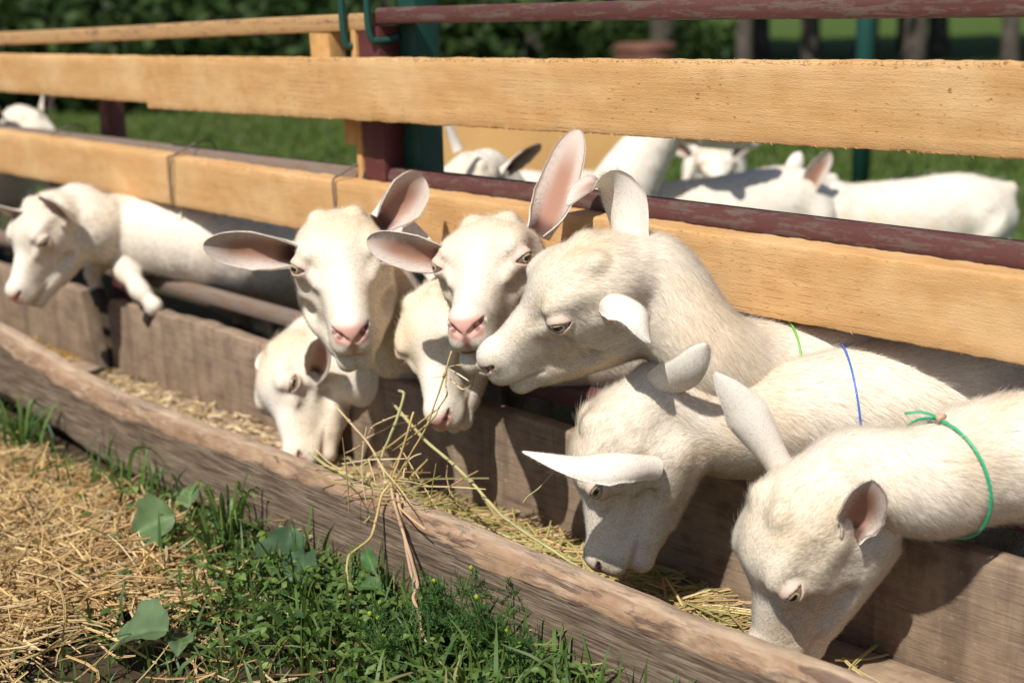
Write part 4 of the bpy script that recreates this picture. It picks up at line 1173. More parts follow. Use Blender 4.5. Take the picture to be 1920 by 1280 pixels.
class Goat:
    def __init__(s, spec):
        s.sp = spec
        s.o = np.array(spec['origin'], float)
        f = nrm(np.array(spec['fwd'], float))
        u = np.array(spec['up'], float)
        u = nrm(u - f * (u @ f))
        l = np.cross(u, f)
        s.R = np.column_stack([f, l, u])
        s.sc = spec.get('scale', 1.0)
        s.spine = np.array([p[:3] for p in spec['spine']], float)
        s.rad = np.array([p[3] for p in spec['spine']], float)
        base = s.w(A3(0.015, 0, -0.066))
        nb = s.w(A3(*s.sp.get('nape', (-0.026, 0, -0.078))))
        s.ctrl = np.vstack([base, nb, s.spine])
        s.crad = np.concatenate([[0.046 * s.sc, 0.047 * s.sc], s.rad])
        k = 4 * len(s.ctrl)
        sp4 = spline(np.column_stack([s.ctrl, s.crad]), k)
        s.path, s.prad = sp4[:, :3], sp4[:, 3]
        s.prims = []
        for i in range(k - 1):
            s.prims.append((s.path[i], s.path[i + 1], s.prad[i], s.prad[i + 1], 0.012))
        for (a, b, ra, rb) in spec.get('blobs', ()):
            s.prims.append((np.array(a), np.array(b), ra, rb, 0.05))
        for leg in spec.get('legs', ()):
            for (a, b) in zip(leg[:-1], leg[1:]):
                s.prims.append((np.array(a[:3]), np.array(b[:3]), a[3], b[3], 0.022))
        s.box = [(np.minimum(p[0] - p[2], p[1] - p[3]) - 0.07, np.maximum(p[0] + p[2], p[1] + p[3]) + 0.07) for p in s.prims]
        hc = np.array([s.w(A3(x, y, z)) for x in (-0.06, 0.24) for y in (-0.09, 0.09) for z in (-0.15, 0.05)])
        s.hbox = (hc.min(0) - 0.04, hc.max(0) + 0.04)

    def w(s, c):
        return s.o + s.R @ (np.asarray(c, float) * s.sc)

    def can(s, P):
        return ((P - s.o) @ s.R) / s.sc

    def sdf(s, P):
        """P (n,3)"""
        lo, hi = P.min(0), P.max(0)
        p = np.ascontiguousarray(P.T.astype(np.float32))
        d = np.full(p.shape[1], 0.4, np.float32)
        for pr, bx in zip(s.prims, s.box):
            if (bx[0] > hi).any() or (bx[1] < lo).any():
                continue
            d = smin(d, sd_cone(p, *pr[:4]), pr[4])
        if (s.hbox[0] <= hi).all() and (s.hbox[1] >= lo).all():
            m = np.ones(len(d), bool)
            for k in range(3):
                m &= (p[k] > s.hbox[0][k]) & (p[k] < s.hbox[1][k])
            if m.any():
                q = (((s.R.T / s.sc) @ (P[m].T - s.o[:, None]))).astype(np.float32)
                d[m] = smin(d[m], sd_head(q, s.sp.get('mouth', 0.0)) * s.sc, 0.018 * s.sc)
        return d

    def grid_axis(s, lo, hi, flo, fhi, fine, coarse):
        """node positions, fine inside flo..fhi, growing outside"""
        xs = list(np.arange(flo, fhi + fine, fine))
        st, x = fine, xs[-1]
        while x < hi:
            st = min(st * 1.15, coarse)
            x += st
            xs.append(x)
        st, x = fine, xs[0]
        pre = []
        while x > lo:
            st = min(st * 1.15, coarse)
            x -= st
            pre.append(x)
        return np.array(pre[::-1] + xs)

    def mesh(s):
        fine, coarse = s.sp.get('fine', 0.0024), s.sp.get('coarse', 0.009)
        hc = np.array([s.w(A3(x, y, z)) for x in (-0.02, 0.236) for y in (-0.07, 0.07) for z in (-0.158, 0.03)])
        flo, fhi = hc.min(0) - 0.004, hc.max(0) + 0.004
        allp = [s.path - s.prad[:, None] - 0.03, s.path + s.prad[:, None] + 0.03, hc]
        for leg in s.sp.get('legs', ()):
            L = np.array([l[:3] for l in leg])
            allp += [L - 0.06, L + 0.06]
        allp = np.vstack(allp)
        lo, hi = allp.min(0) - 0.02, allp.max(0) + 0.02
        ax = [s.grid_axis(lo[i], hi[i], flo[i], fhi[i], fine, coarse) for i in range(3)]
        B = 6
        ax = [np.concatenate([a, a[-1] + coarse * np.arange(1, 1 + (-len(a)) % B)]) for a in ax]
        n = [len(a) for a in ax]
        bl = [a.reshape(-1, B) for a in ax]
        bc = [(b[:, 0] + b[:, -1]) / 2 for b in bl]
        bh = [(b[:, -1] - b[:, 0]) / 2 + coarse * 0.6 for b in bl]
        C = np.stack(np.meshgrid(*bc, indexing='ij'), -1)
        Hh = np.linalg.norm(np.stack(np.meshgrid(*bh, indexing='ij'), -1), axis=-1)
        dC = s.sdf(C.reshape(-1, 3)).reshape(C.shape[:3])
        act = np.abs(dC) < Hh * 1.5 + 0.004
        nb = C.shape[:3]
        Vv = np.repeat(np.repeat(np.repeat(dC, B, 0), B, 1), B, 2).astype(np.float32)
        ai = np.argwhere(act)
        off = np.stack(np.meshgrid(np.arange(B), np.arange(B), np.arange(B), indexing='ij'), -1).reshape(-1, 3)
        step = 260
        for c0 in range(0, len(ai), step):
            idx = (ai[c0:c0 + step, None] * B + off[None]).reshape(-1, 3)
            P = np.stack([ax[0][idx[:, 0]], ax[1][idx[:, 1]], ax[2][idx[:, 2]]], 1)
            Vv[idx[:, 0], idx[:, 1], idx[:, 2]] = s.sdf(P)
        # surface nets
        neg = Vv < 0
        cnt = np.zeros([k - 1 for k in n], np.int8)
        for a in (0, 1):
            for b in (0, 1):
                for c in (0, 1):
                    cnt += neg[a:n[0] - 1 + a, b:n[1] - 1 + b, c:n[2] - 1 + c]
        cells = np.argwhere((cnt > 0) & (cnt < 8))
        cid = np.full(cnt.shape, -1, np.int32)
        cid[tuple(cells.T)] = np.arange(len(cells))
        acc = np.zeros((len(cells), 3))
        num = np.zeros(len(cells))
        corners = [(a, b, c) for a in (0, 1) for b in (0, 1) for c in (0, 1)]
        for ca in corners:
            for d in range(3):
                if ca[d]:
                    continue
                cb = list(ca)
                cb[d] = 1
                ia, ib = cells + np.array(ca), cells + np.array(cb)
                va, vb = Vv[tuple(ia.T)], Vv[tuple(ib.T)]
                m = (va < 0) != (vb < 0)
                t = np.where(m, va / np.where(m, va - vb, 1), 0)
                pa = np.stack([ax[k][ia[:, k]] for k in range(3)], 1)
                pb = np.stack([ax[k][ib[:, k]] for k in range(3)], 1)
                acc += np.where(m[:, None], pa + (pb - pa) * t[:, None], 0)
                num += m
        V = acc / num[:, None]
        quads = []
        for d in range(3):
            e, f = (d + 1) % 3, (d + 2) % 3
            sl0 = [slice(None)] * 3
            sl1 = [slice(None)] * 3
            sl0[d] = slice(0, n[d] - 1)
            sl1[d] = slice(1, n[d])
            cr = neg[tuple(sl0)] != neg[tuple(sl1)]
            I = np.argwhere(cr)
            ok = (I[:, e] > 0) & (I[:, f] > 0) & (I[:, e] < n[e] - 1) & (I[:, f] < n[f] - 1)
            I = I[ok]
            sgn = neg[tuple(I.T)]

            def cc(de, df):
                J = I.copy()
                J[:, e] += de
                J[:, f] += df
                return cid[tuple(J.T)]
            q = np.stack([cc(-1, -1), cc(0, -1), cc(0, 0), cc(-1, 0)], 1)
            q = np.where(sgn[:, None], q, q[:, ::-1])
            quads.append(q)
        Q = np.vstack(quads)
        Q = Q[(Q >= 0).all(1)]
        # Newton steps onto the surface along the mesh normals
        for _ in range(2):
            N = s.normals(V, Q)
            dv = np.zeros(len(V))
            for c0 in range(0, len(V), 40000):
                dv[c0:c0 + 40000] = s.sdf(V[c0:c0 + 40000])
            V = V - N * np.clip(dv, -0.0015, 0.0015)[:, None]
        return V, Q, s.normals(V, Q)

    def normals(s, V, Q):
        fn = np.cross(V[Q[:, 2]] - V[Q[:, 0]], V[Q[:, 3]] - V[Q[:, 1]])
        N = np.zeros_like(V)
        for k in range(3):
            for c in range(4):
                N[:, k] += np.bincount(Q[:, c], fn[:, k], len(V))
        return nrm(N)


def ear_mesh(ear, sc):
    """a cupped leaf; path (k,3), face = direction the hollow looks to"""
    t = 1 - (1 - np.linspace(0, 1, 30)) ** 1.45
    P = np.stack([np.interp(t, np.linspace(0, 1, 120), spline(np.array(ear['path'], float), 120)[:, k]) for k in range(3)], 1)
    w0 = ear.get('w', 0.027) * sc
    tipw = ear.get('tip', 0.62)
    W = w0 * np.interp(t, [0, 0.12, 0.3, 0.5, 0.7, 1.0], [0.52, 0.58, 0.84, 1.0, 0.5 * (1 + tipw) + 0.1, tipw])
    if 'prof' in ear:
        W = w0 * np.interp(t, [a[0] for a in ear['prof']], [a[1] for a in ear['prof']])
    W = W * np.sqrt(np.clip(1 - (np.clip(t - 0.80, 0, 1) / 0.2005) ** 2, 0.0, 1)) + 0.0003
    PH = np.interp(t, [0, 0.15, 0.4, 0.7, 1.0], ear.get('curl', [2.2, 1.65, 1.05, 0.75, 0.55]))
    T = nrm(np.gradient(P, axis=0))
    f = np.array(ear['face'], float)
    N = np.zeros_like(P)
    prev = None
    for i in range(len(P)):
        r = (f if prev is None else prev * 0.85 + nrm(f) * 0.15)
        r = r - T[i] * (r @ T[i])
        prev = nrm(r)
        N[i] = prev
    S = np.cross(T, N)
    if 'side' in ear:
        sd = np.array(ear['side'], float)
        S = nrm(sd - T * (T @ sd)[:, None])
        N2 = np.cross(S, T)
        N = N2 * np.sign((N2[:8] * f).sum())
        S = np.cross(T, N)
    m = 17
    u = np.linspace(-1, 1, m)
    rad = W / np.sin(np.minimum(PH, np.pi / 2)) * np.where(PH > np.pi / 2, 1.0, 1.0)
    ang = PH[:, None] * u[None]
    rr = rad[:, None] * np.ones(m)
    # centre of the sheet stays on the path, rims rise towards the face
    mid = P[:, None] + S[:, None] * (rr * np.sin(ang))[..., None] + N[:, None] * (rr * (1 - np.cos(ang)))[..., None]
    wav = 0.0012 * np.sin(7 * t)[:, None] * u[None] ** 2
    mid = mid + N[:, None] * wav[..., None]
    nn = N[:, None] * np.cos(ang)[..., None] - S[:, None] * np.sin(ang)[..., None]
    th = (0.0018 * sc * np.interp(t, [0, 0.8, 1], [1.5, 0.9, 0.5]))[:, None] * np.interp(np.abs(u), [0, 0.7, 1], [1.0, 0.85, 0.45])[None]
    inn = mid + nn * th[..., None]
    outr = mid - nn * th[..., None]
    n = 30
    Vv = np.vstack([outr.reshape(-1, 3), inn.reshape(-1, 3)])
    i, j = np.meshgrid(np.arange(n - 1), np.arange(m - 1), indexing='ij')
    q = np.stack([i * m + j, i * m + j + 1, (i + 1) * m + j + 1, (i + 1) * m + j], -1).reshape(-1, 4)
    nv = n * m
    Q = [q, q[:, ::-1] + nv]
    ii = np.arange(n - 1)
    for jj, fl in ((0, 1), (m - 1, 0)):
        r = np.stack([ii * m + jj, (ii + 1) * m + jj, (ii + 1) * m + jj + nv, ii * m + jj + nv], 1)
        Q.append(r if fl == 0 else r[:, ::-1])
    k = np.arange(m - 1)
    L = (n - 1) * m
    Q.append(np.stack([L + k, L + k + nv, L + k + 1 + nv, L + k + 1], 1))
    normals = np.vstack([(-nn).reshape(-1, 3), nn.reshape(-1, 3)])
    inner = np.concatenate([np.zeros(nv), np.ones(nv)])
    uu = np.tile(np.broadcast_to(u, (n, m)).ravel(), 2)
    tt = np.tile(np.broadcast_to(t[:, None], (n, m)).ravel(), 2)
    flow = np.tile(np.broadcast_to(T[:, None], (n, m, 3)).reshape(-1, 3), (2, 1))
    # inner hair stands towards the rim
    return Vv, np.vstack(Q), normals, inner, uu, tt, flow


WHITE = A3(0.735, 0.680, 0.600)
CREAM = A3(0.640, 0.510, 0.345)
PINK = A3(0.60, 0.315, 0.245)


def build_goat(name, sp, seed=0):
    g = Goat(sp)
    V, Q, Nn = g.mesh()
    C = g.can(V)
    V = V + Nn * ((0.0011 * fbm(V, 48, 301 + seed, 2) + 0.0016 * fbm(V, 17, 311 + seed, 2)) * np.where((C[:, 0] > 0.07) & (np.abs(C).max(1) < 0.25), 0.55, 1.0) * sstep(0.016, 0.026, np.linalg.norm(np.column_stack([C[:, 0], np.abs(C[:, 1]), C[:, 2]]) - EYE_C, axis=1)))[:, None]
    Nn = g.normals(V, Q)
    ay = np.abs(C[:, 1])
    nv = len(V)
    headw = sstep(-0.05, 0.03, C[:, 0]) * (np.abs(C).max(1) < 0.26)
    # ---- coat colour
    bl = fbm(V, 9.0, 31 + seed, 3)
    creamf = 0.26 + 0.42 * sstep(0.0, 0.5, bl) + sp.get('cream', 0.0)
    crown = np.exp(-((C[:, 0] - 0.050) / 0.05) ** 2 - (C[:, 2] / 0.05) ** 2 - (ay / 0.06) ** 2)
    creamf = np.clip(creamf + 0.34 * crown * headw, 0, 0.85)
    stripe = np.exp(-(ay / 0.018) ** 2) * sstep(0.10, 0.13, C[:, 0]) * headw
    creamf *= 1 - 0.6 * stripe * (C[:, 2] > -0.09)
    col = WHITE + (CREAM - WHITE) * creamf[:, None]
    hair = 0.0085 + 0.006 * sstep(0.02, -0.12, C[:, 0])
    hair = np.where(np.abs(C).max(1) < 0.27, hair, 0.017)
    face = headw * sstep(0.05, 0.12, C[:, 0])
    hair = hair * (1 - 0.45 * face) * (1 - 0.35 * headw * sstep(0.14, 0.20, C[:, 0]))
    # ---- nose leather, lips, eye rims
    nose = headw * sstep(0.2085, 0.217, C[:, 0] - 0.10 * np.maximum(ay - 0.014, 0) * 3) * sstep(-0.058, -0.066, C[:, 2]) * np.maximum(sstep(-0.091, -0.084, C[:, 2]) * sstep(0.0235, 0.0195, ay), sstep(0.010, 0.005, ay + 0.25 * np.abs(C[:, 2] + 0.085)) * sstep(-0.112, -0.104, C[:, 2]))
    nose = np.clip(nose, 0, 1)
    lip = headw * np.exp(-((C[:, 2] + 0.1100 - 0.13 * np.maximum(0.2 - C[:, 0], 0)) / 0.0035) ** 2) * sstep(0.158, 0.165, C[:, 0])
    ed = np.linalg.norm(np.column_stack([C[:, 0], ay, C[:, 2]]) - EYE_C, axis=1)
    lidn = headw * sstep(0.0195, 0.0168, ed)
    inside = headw * sstep(0.0163, 0.0152, ed)
    mixc = lambda c, t, f: c + (t - c) * np.clip(f, 0, 1)[:, None]
    pk = PINK if sp.get('pinknose', True) else A3(0.55, 0.40, 0.33)
    col = mixc(col, pk, nose * 0.95)
    col = mixc(col, A3(0.42, 0.25, 0.20), lip * 0.7)
    col = mixc(col, A3(0.56, 0.38, 0.31), lidn * 0.6)
    col = mixc(col, A3(0.10, 0.055, 0.045), inside)
    nos = headw * (Nn @ g.R[:, 0] < 0.2) * 0
    # nostril pits, mouth slit darker skin
    q2 = np.column_stack([C[:, 0], ay, C[:, 2]])
    pit = np.minimum(np.linalg.norm(q2 - A3(0.2225, 0.0150, -0.0748), axis=1), np.linalg.norm(q2 - A3(0.2140, 0.0210, -0.0705), axis=1))
    col = mixc(col, A3(0.17, 0.07, 0.055), headw * sstep(0.0062, 0.0040, pit) * 0.9)
    slit = headw * np.exp(-((C[:, 2] + 0.1100 + 0.5 * sp.get('mouth', 0)) / 0.0022) ** 2) * sstep(0.16, 0.168, C[:, 0]) * (sp.get('mouth', 0) > 0)
    col = mixc(col, A3(0.22, 0.09, 0.075), slit)
    furm = np.clip(1 - nose * 1.3 - lip * 1.25 - sstep(0.0182, 0.0166, ed) * headw, 0, 1)
    crownt = np.exp(-((C[:, 0] - 0.012) / 0.030) ** 2 - (ay / 0.035) ** 2 - ((C[:, 2] - 0.0) / 0.03) ** 2) * (np.abs(C).max(1) < 0.25)
    hair = hair * (1 + 0.9 * crownt) * (1 + 0.30 * fbm(V, 22, 401 + seed, 2))
    hair = hair * furm
    stain = sstep(0.35, 0.75, fbm(V, 6.5, 421 + seed, 4)) * 0.38
    col = mixc(col, A3(0.50, 0.375, 0.24), stain * furm)
    # ---- hooves
    for leg in sp.get('legs', ()):
        e = np.array(leg[-1][:3])
        dd = np.linalg.norm(V - e, axis=1)
        hm = sstep(leg[-1][3] + 0.020, leg[-1][3] + 0.014, dd)
        col = mixc(col, A3(0.035, 0.028, 0.025), hm)
        hair = hair * (1 - hm)
        hair = np.where(dd < 0.25, np.minimum(hair, 0.008), hair)
    # ---- hair flow
    pt = g.path
    seg = nrm(np.gradient(pt, axis=0))
    fl = np.zeros_like(V)
    best = np.full(nv, 1e9)
    for i in range(0, len(pt)):
        d2 = ((V - pt[i]) ** 2).sum(1)
        m = d2 < best
        best[m] = d2[m]
        fl[m] = seg[i]
    fl = fl + A3(0, 0, -0.45)
    hf = np.column_stack([-np.ones(nv), 0.30 * np.sign(C[:, 1]) * sstep(0.0, 0.02, ay), -0.30 * sstep(0.0, -0.06, C[:, 2])]) @ g.R.T
    flow = fl * (1 - headw[:, None]) + hf * headw[:, None]
    legm = np.zeros(nv)
    for leg in sp.get('legs', ()):
        L = np.array([l[:3] for l in leg])
        for a, b in zip(L[:-1], L[1:]):
            ba = b - a
            tt = np.clip(((V - a) @ ba) / (ba @ ba), 0, 1)
            dd = np.linalg.norm(V - a - tt[:, None] * ba, axis=1)
            ww = sstep(0.06, 0.03, dd)[:, None]
            flow = flow * (1 - ww) + nrm(ba) * ww
    wig = np.stack([fbm(V, 17, 51 + k, 2) for k in range(3)], 1)
    flow = nrm(flow) + 0.38 * wig
    earf = np.zeros(nv)
    # ---- ears
    Vs, Qs, Ns, cols, hairs, flows, earfs = [V], [Q], [Nn], [col], [hair], [flow], [earf]
    off = nv
    for e in sp['ears']:
        Ve, Qe, Ne, inn, uu, tt, fe = ear_mesh(e, g.sc)
        ce = WHITE * 1.04 + (CREAM - WHITE) * 0.08 * np.ones((len(Ve), 1))
        ce = mixc(ce, A3(0.66, 0.50, 0.43), 0.04 + 0.35 * inn)
        deep = inn * sstep(0.92, 0.35, np.abs(uu) + 0.25 * tt) * sstep(1.0, 0.66, tt)
        ce = mixc(ce, A3(0.43, 0.215, 0.135), deep * 0.92)
        ce = mixc(ce, A3(0.13, 0.055, 0.04), inn * sstep(0.30, 0.10, tt) * sstep(0.9, 0.4, np.abs(uu)))
        ridge = inn * np.exp(-((np.abs(uu) - 0.33) / 0.07) ** 2) * sstep(0.15, 0.3, tt) * sstep(0.85, 0.6, tt)
        ce = mixc(ce, A3(0.62, 0.35, 0.25), ridge * 0.6)
        he = np.where(inn > 0.5, 0.0105 * sstep(0.30, 0.90, np.abs(uu)), 0.0036) * np.interp(tt, [0, 0.8, 1], [1.2, 0.9, 0.5])
        fe = fe + np.where(inn > 0.5, 1.0, 0.0)[:, None] * 0.3 * Ne + 0.25 * np.stack([fbm(Ve, 60, 71 + k, 2) for k in range(3)], 1)
        Vs.append(Ve); Qs.append(Qe + off); Ns.append(Ne); cols.append(ce); hairs.append(he); flows.append(fe)
        earfs.append(inn)
        off += len(Ve)
    V = np.vstack(Vs); Q = np.vstack(Qs); Nn = np.vstack(Ns); col = np.clip(np.vstack(cols), 0.01, 0.95)
    hair = np.concatenate(hairs); flow = np.vstack(flows); earf = np.concatenate(earfs)
    rp = g.path[-1]
    loc = np.array([g.path[len(g.path) // 2][0], g.path[len(g.path) // 2][1], sp.get('ground', 0.0)])
    root = empty(name, loc)
    inv = Matrix.Translation(-Vector(loc))
    body = mesh_obj('body', V, Q, MAT['skin'], root, attrs={'Col': col, 'ear': earf})
    body.matrix_parent_inverse = inv
    # ---- eyes
    for sgn in (1, -1):
        c = EYE_C * A3(1, sgn, 1)
        dr = EYE_D * A3(1, sgn, 1)
        a = g.R @ dr
        fx = g.R @ nrm(np.cross(A3(0, 0, 1), dr))
        fz = np.cross(a, fx)
        nu, nw = 36, 28
        th = np.concatenate([np.linspace(0, 0.95, 20), np.linspace(1.05, np.pi, nw - 20)])
        ph = np.linspace(0, 2 * np.pi, nu, endpoint=False)
        T_, P_ = np.meshgrid(th, ph, indexing='ij')
        x, y, z = np.sin(T_) * np.cos(P_), np.sin(T_) * np.sin(P_), np.cos(T_)
        r = EYE_R * g.sc * (1 + 0.06 * sstep(0.75, 0.2, T_))
        Ve = g.w(c) + r[..., None] * (x[..., None] * fx + y[..., None] * fz + z[..., None] * a)
        Ve = Ve.reshape(-1, 3)
        ii, jj = np.meshgrid(np.arange(nw - 1), np.arange(nu), indexing='ij')
        Qe = np.stack([ii * nu + jj, (ii + 1) * nu + jj, (ii + 1) * nu + (jj + 1) % nu, ii * nu + (jj + 1) % nu], -1).reshape(-1, 4)
        xx, yy = x.ravel(), y.ravel()
        ce = np.tile(A3(0.20, 0.13, 0.10), (len(Ve), 1))
        iris = sstep(0.80, 0.72, T_.ravel())
        ce = mixc(ce, A3(0.42, 0.33, 0.19) * (0.75 + 0.5 * _hash((P_.ravel() * 9).astype(int), (T_.ravel() * 3).astype(int), (T_.ravel() * 0).astype(int), 3))[:, None], iris)
        ce = mixc(ce, A3(0.05, 0.035, 0.03), sstep(0.62, 0.72, T_.ravel()) * iris)
        eo = mesh_obj('eye', Ve, Qe, MAT['eye'], root, attrs={'Col': ce})
        eo.matrix_parent_inverse = inv
        # slot pupil, a curved patch on the eyeball
        pu, pv = np.meshgrid(np.linspace(-1, 1, 13), np.linspace(-1, 1, 5), indexing='ij')
        px_, py_ = 0.50 * pu, 0.19 * pv * np.sqrt(np.maximum(1 - 0.75 * pu ** 4, 0.05))
        pz_ = np.sqrt(1 - px_ ** 2 - py_ ** 2)
        rp_ = EYE_R * g.sc * (1.004 + 0.06 * sstep(0.75, 0.2, np.arccos(pz_)))
        Vp = g.w(c) + rp_[..., None] * (px_[..., None] * fx + py_[..., None] * fz + pz_[..., None] * a)
        i2, j2 = np.meshgrid(np.arange(12), np.arange(4), indexing='ij')
        Qp = np.stack([i2 * 5 + j2, (i2 + 1) * 5 + j2, (i2 + 1) * 5 + j2 + 1, i2 * 5 + j2 + 1], -1).reshape(-1, 4)
        po = mesh_obj('pupil', Vp.reshape(-1, 3), Qp, MAT['eye'], eo, attrs={'Col': np.tile(A3(0.012, 0.010, 0.010), (65, 1))})
        po.matrix_parent_inverse = Matrix.Identity(4)
    # ---- fur
    ns = sp.get("strands", 20000)
    if ns:
        fur_for(root, inv, V, Q, Nn, col, hair, flow, nv, g, ns, sp, seed)
    return root, g


def fur_for(root, inv, V, Q, Nn, col, hair, flow, nbody, g, ns, sp, seed):
    r = np.random.default_rng(100 + seed)
    T = np.vstack([Q[:, [0, 1, 2]], Q[:, [0, 2, 3]]])
    a, b, c = V[T[:, 0]], V[T[:, 1]], V[T[:, 2]]
    area = np.linalg.norm(np.cross(b - a, c - a), axis=1) / 2
    h = hair[T].mean(1)
    cen = (a + b + c) / 3
    dist = np.linalg.norm(cen - g.w(A3(0.10, 0, -0.05)), axis=1)
    dens = np.interp(dist, [0.0, 0.14, 0.30, 0.55, 0.9], [1.0, 1.0, 0.62, 0.28, 0.14])
    isear = np.ones(len(V))
    isear[nbody:] = 0.35
    wgt = area * dens * (h > 0.0012) * isear[T[:, 0]] * np.clip(0.012 / np.maximum(h, 0.004), 0.7, 1.9)
    cdf = np.cumsum(wgt)
    pick = np.searchsorted(cdf, r.random(ns) * cdf[-1])
    pick = np.minimum(pick, len(T) - 1)
    u, v = r.random(ns), r.random(ns)
    fl = u + v > 1
    u[fl], v[fl] = 1 - u[fl], 1 - v[fl]
    bw = np.column_stack([1 - u - v, u, v])
    tp = T[pick]
    lerp = lambda A: np.einsum('ij,ij...->i...', bw, A[tp])
    P, N, F, L, Cc = lerp(V), nrm(lerp(Nn)), lerp(flow), lerp(hair), lerp(col)
    F = nrm(F - N * np.einsum('ij,ij->i', F, N)[:, None])
    F = nrm(F + 0.22 * r.normal(size=F.shape))
    L = L * r.uniform(0.6, 1.35, ns) * sp.get('hair', 1.0)
    dp = dens[pick]
    stray = r.random(ns) < 0.035
    L = np.where(stray, L * 1.7, L)
    lift = np.radians(np.where(stray, r.uniform(18, 42, ns), r.uniform(4, 15, ns) + 14 * np.clip(1 - L / 0.007, 0, 1)))
    d0 = F * np.cos(lift)[:, None] + N * np.sin(lift)[:, None]
    d1 = nrm(F * np.cos(lift * 0.3)[:, None] + N * np.sin(lift * 0.15)[:, None] + 0.25 * r.normal(size=F.shape) * 0.6)
    p0 = P - N * 0.0002
    p1 = p0 + d0 * (L * 0.38)[:, None]
    p2 = p1 + nrm(d0 + d1) * (L * 0.34)[:, None]
    p3 = p2 + d1 * (L * 0.34)[:, None]
    pts = np.stack([p0, p1, p2, p3], 1).reshape(-1, 3).astype(np.float32)
    base = sp.get('thick', 0.00026) / np.sqrt(np.clip(dp, 0.15, 1))
    rad = (base[:, None] * np.array([1.0, 0.9, 0.62, 0.12])).ravel().astype(np.float32)
    cv = bpy.data.hair_curves.new('fur')
    cv.add_curves([4] * ns)
    cv.position_data.foreach_set('vector', pts.ravel())
    ra = cv.attributes.get('radius') or cv.attributes.new('radius', 'FLOAT', 'POINT')
    ra.data.foreach_set('value', rad)
    at = cv.attributes.new('snormal', 'FLOAT_VECTOR', 'CURVE')
    at.data.foreach_set('vector', N.astype(np.float32).ravel())
    ca = cv.attributes.new('Col', 'FLOAT_COLOR', 'CURVE')
    cc = np.clip(Cc * (1 + 0.13 * r.normal(size=ns))[:, None] * 1.15, 0, 0.95)
    ca.data.foreach_set('color', np.hstack([cc, np.ones((ns, 1))]).astype(np.float32).ravel())
    cv.materials.append(MAT['fur'])
    o = bpy.data.objects.new('fur', cv)
    link(o, root)
    o.matrix_parent_inverse = inv


def collar(root, g, at, color, tilt=(0, 0, 0), rad=0.0022, slack=0.006, tail=None):
    """a thin cord round the neck, where the spine passes nearest to the point at"""
    pt = g.path
    i = int(np.clip(np.argmin(((pt - np.array(at)) ** 2).sum(1)), 1, len(pt) - 2))
    c = pt[i]
    ax = nrm(nrm(pt[i + 1] - pt[i - 1]) + np.array(tilt))
    e1 = nrm(np.cross(ax, A3(0, 0, 1)))
    e2 = np.cross(e1, ax)
    a = np.linspace(0, 2 * np.pi, 72, endpoint=False)
    dirs = np.cos(a)[:, None] * e1 + np.sin(a)[:, None] * e2
    rr = np.full(72, 0.02)
    for _ in range(40):
        d = g.sdf(c + dirs * rr[:, None])
        rr = np.clip(rr - d * 0.9, 0.01, 0.2)
    rr = np.convolve(np.concatenate([rr[-4:], rr, rr[:4]]), np.ones(9) / 9, 'valid')
    P = c + dirs * (rr + slack)[:, None]
    P = np.vstack([P, P[:2]])
    V, Q, T = tube(P, rad, 8, caps=False)
    Cc = np.tile(np.array(color, float), (len(V), 1))
    b = Bag()
    b.add(V, Q, None, Cc)
    if tail is not None:
        top = int(np.argmax(P[:, 2]))
        tp = P[top] + ax * 0.0
        Pt = spline(np.array([tp + A3(0, 0, 0.002), tp + np.array(tail[0]) * 0.5 + A3(0, 0, 0.006), tp + np.array(tail[0])]), 8)
        Vt, Qt, Tt = tube(Pt, rad * 1.5, 8, flat=0.5)
        b.add(Vt, Qt, Tt, color)
        Vk, Qk, Tk = tube(np.array([tp - ax * 0.006 + A3(0, 0, 0.003), tp + A3(0, 0, 0.005), tp + ax * 0.006 + A3(0, 0, 0.003)]), [0.003, 0.0042, 0.003], 8)
        b.add(Vk, Qk, Tk, (0.55, 0.33, 0.22))
    o = b.build('collar', MAT['plastic'], root)
    o.matrix_parent_inverse = root.matrix_world.inverted() if False else Matrix.Translation(-root.location)
    return o

# ----------------------------------------------------------------------------- the goats at the trough
GROUP = 'white goats feeding at the trough'
LABELS = dict(
    hero='white goat in profile with folded ears, its nose against the neighbouring goat',
    goat4='white goat facing forward with straw in its mouth and one ear upright',
    goat2='white goat with both ears spread sideways, looking out over the lower plank',
    left='white goat at the far left end with forelegs hooked over the lower rail',
    goat3='white goat with lowered head below the chin of the wide eared goat',
    goat5='white goat with lowered head behind the straw eating goat',
    blue='white goat with thin blue neck cord and head down in the trough',
    front='nearest white goat with green plastic collar and one ear raised, head in the trough',
)
built = {}
for i, (key, sp) in enumerate(GOATS.items()):
    root, g = build_goat('goat', sp, seed=i)
    tag(root, LABELS[key], 'goat', GROUP)
    built[key] = (root, g)

# neck cords
collar(built['hero'][0], built['hero'][1], (-1.09, 0.0, 0.37), (0.13, 0.42, 0.05), rad=0.0014)
collar(built['blue'][0], built['blue'][1], (-0.975, -0.02, 0.34), (0.03, 0.13, 0.55), rad=0.0013)
collar(built['front'][0], built['front'][1], (-0.825, -0.075, 0.32), (0.012, 0.36, 0.16), rad=0.0019, slack=0.005, tail=((-0.035, -0.02, 0.006),))

# ----------------------------------------------------------------------------- goats further back in the paddock
BLABELS = dict(
    crown='white goat right behind the green post, only crown and ears showing',
    neck='white goat with raised neck, its head hidden behind the upper plank',
    back='white goat standing behind the maroon rail with only its back showing',
    looking='blurred white goat far back looking this way with both ears out',
    side='white goat standing side on at the right with its tail in view',
    ears='white goat at the upper left with just its ears above the rail',
    shade='white goat in the shade behind the lower plank at the left',
)
for i, (key, sp) in enumerate(BACK_GOATS.items()):
    root, g = build_goat('goat', sp, seed=40 + i)
    tag(root, BLABELS[key], 'goat', 'goats standing further back in the paddock')

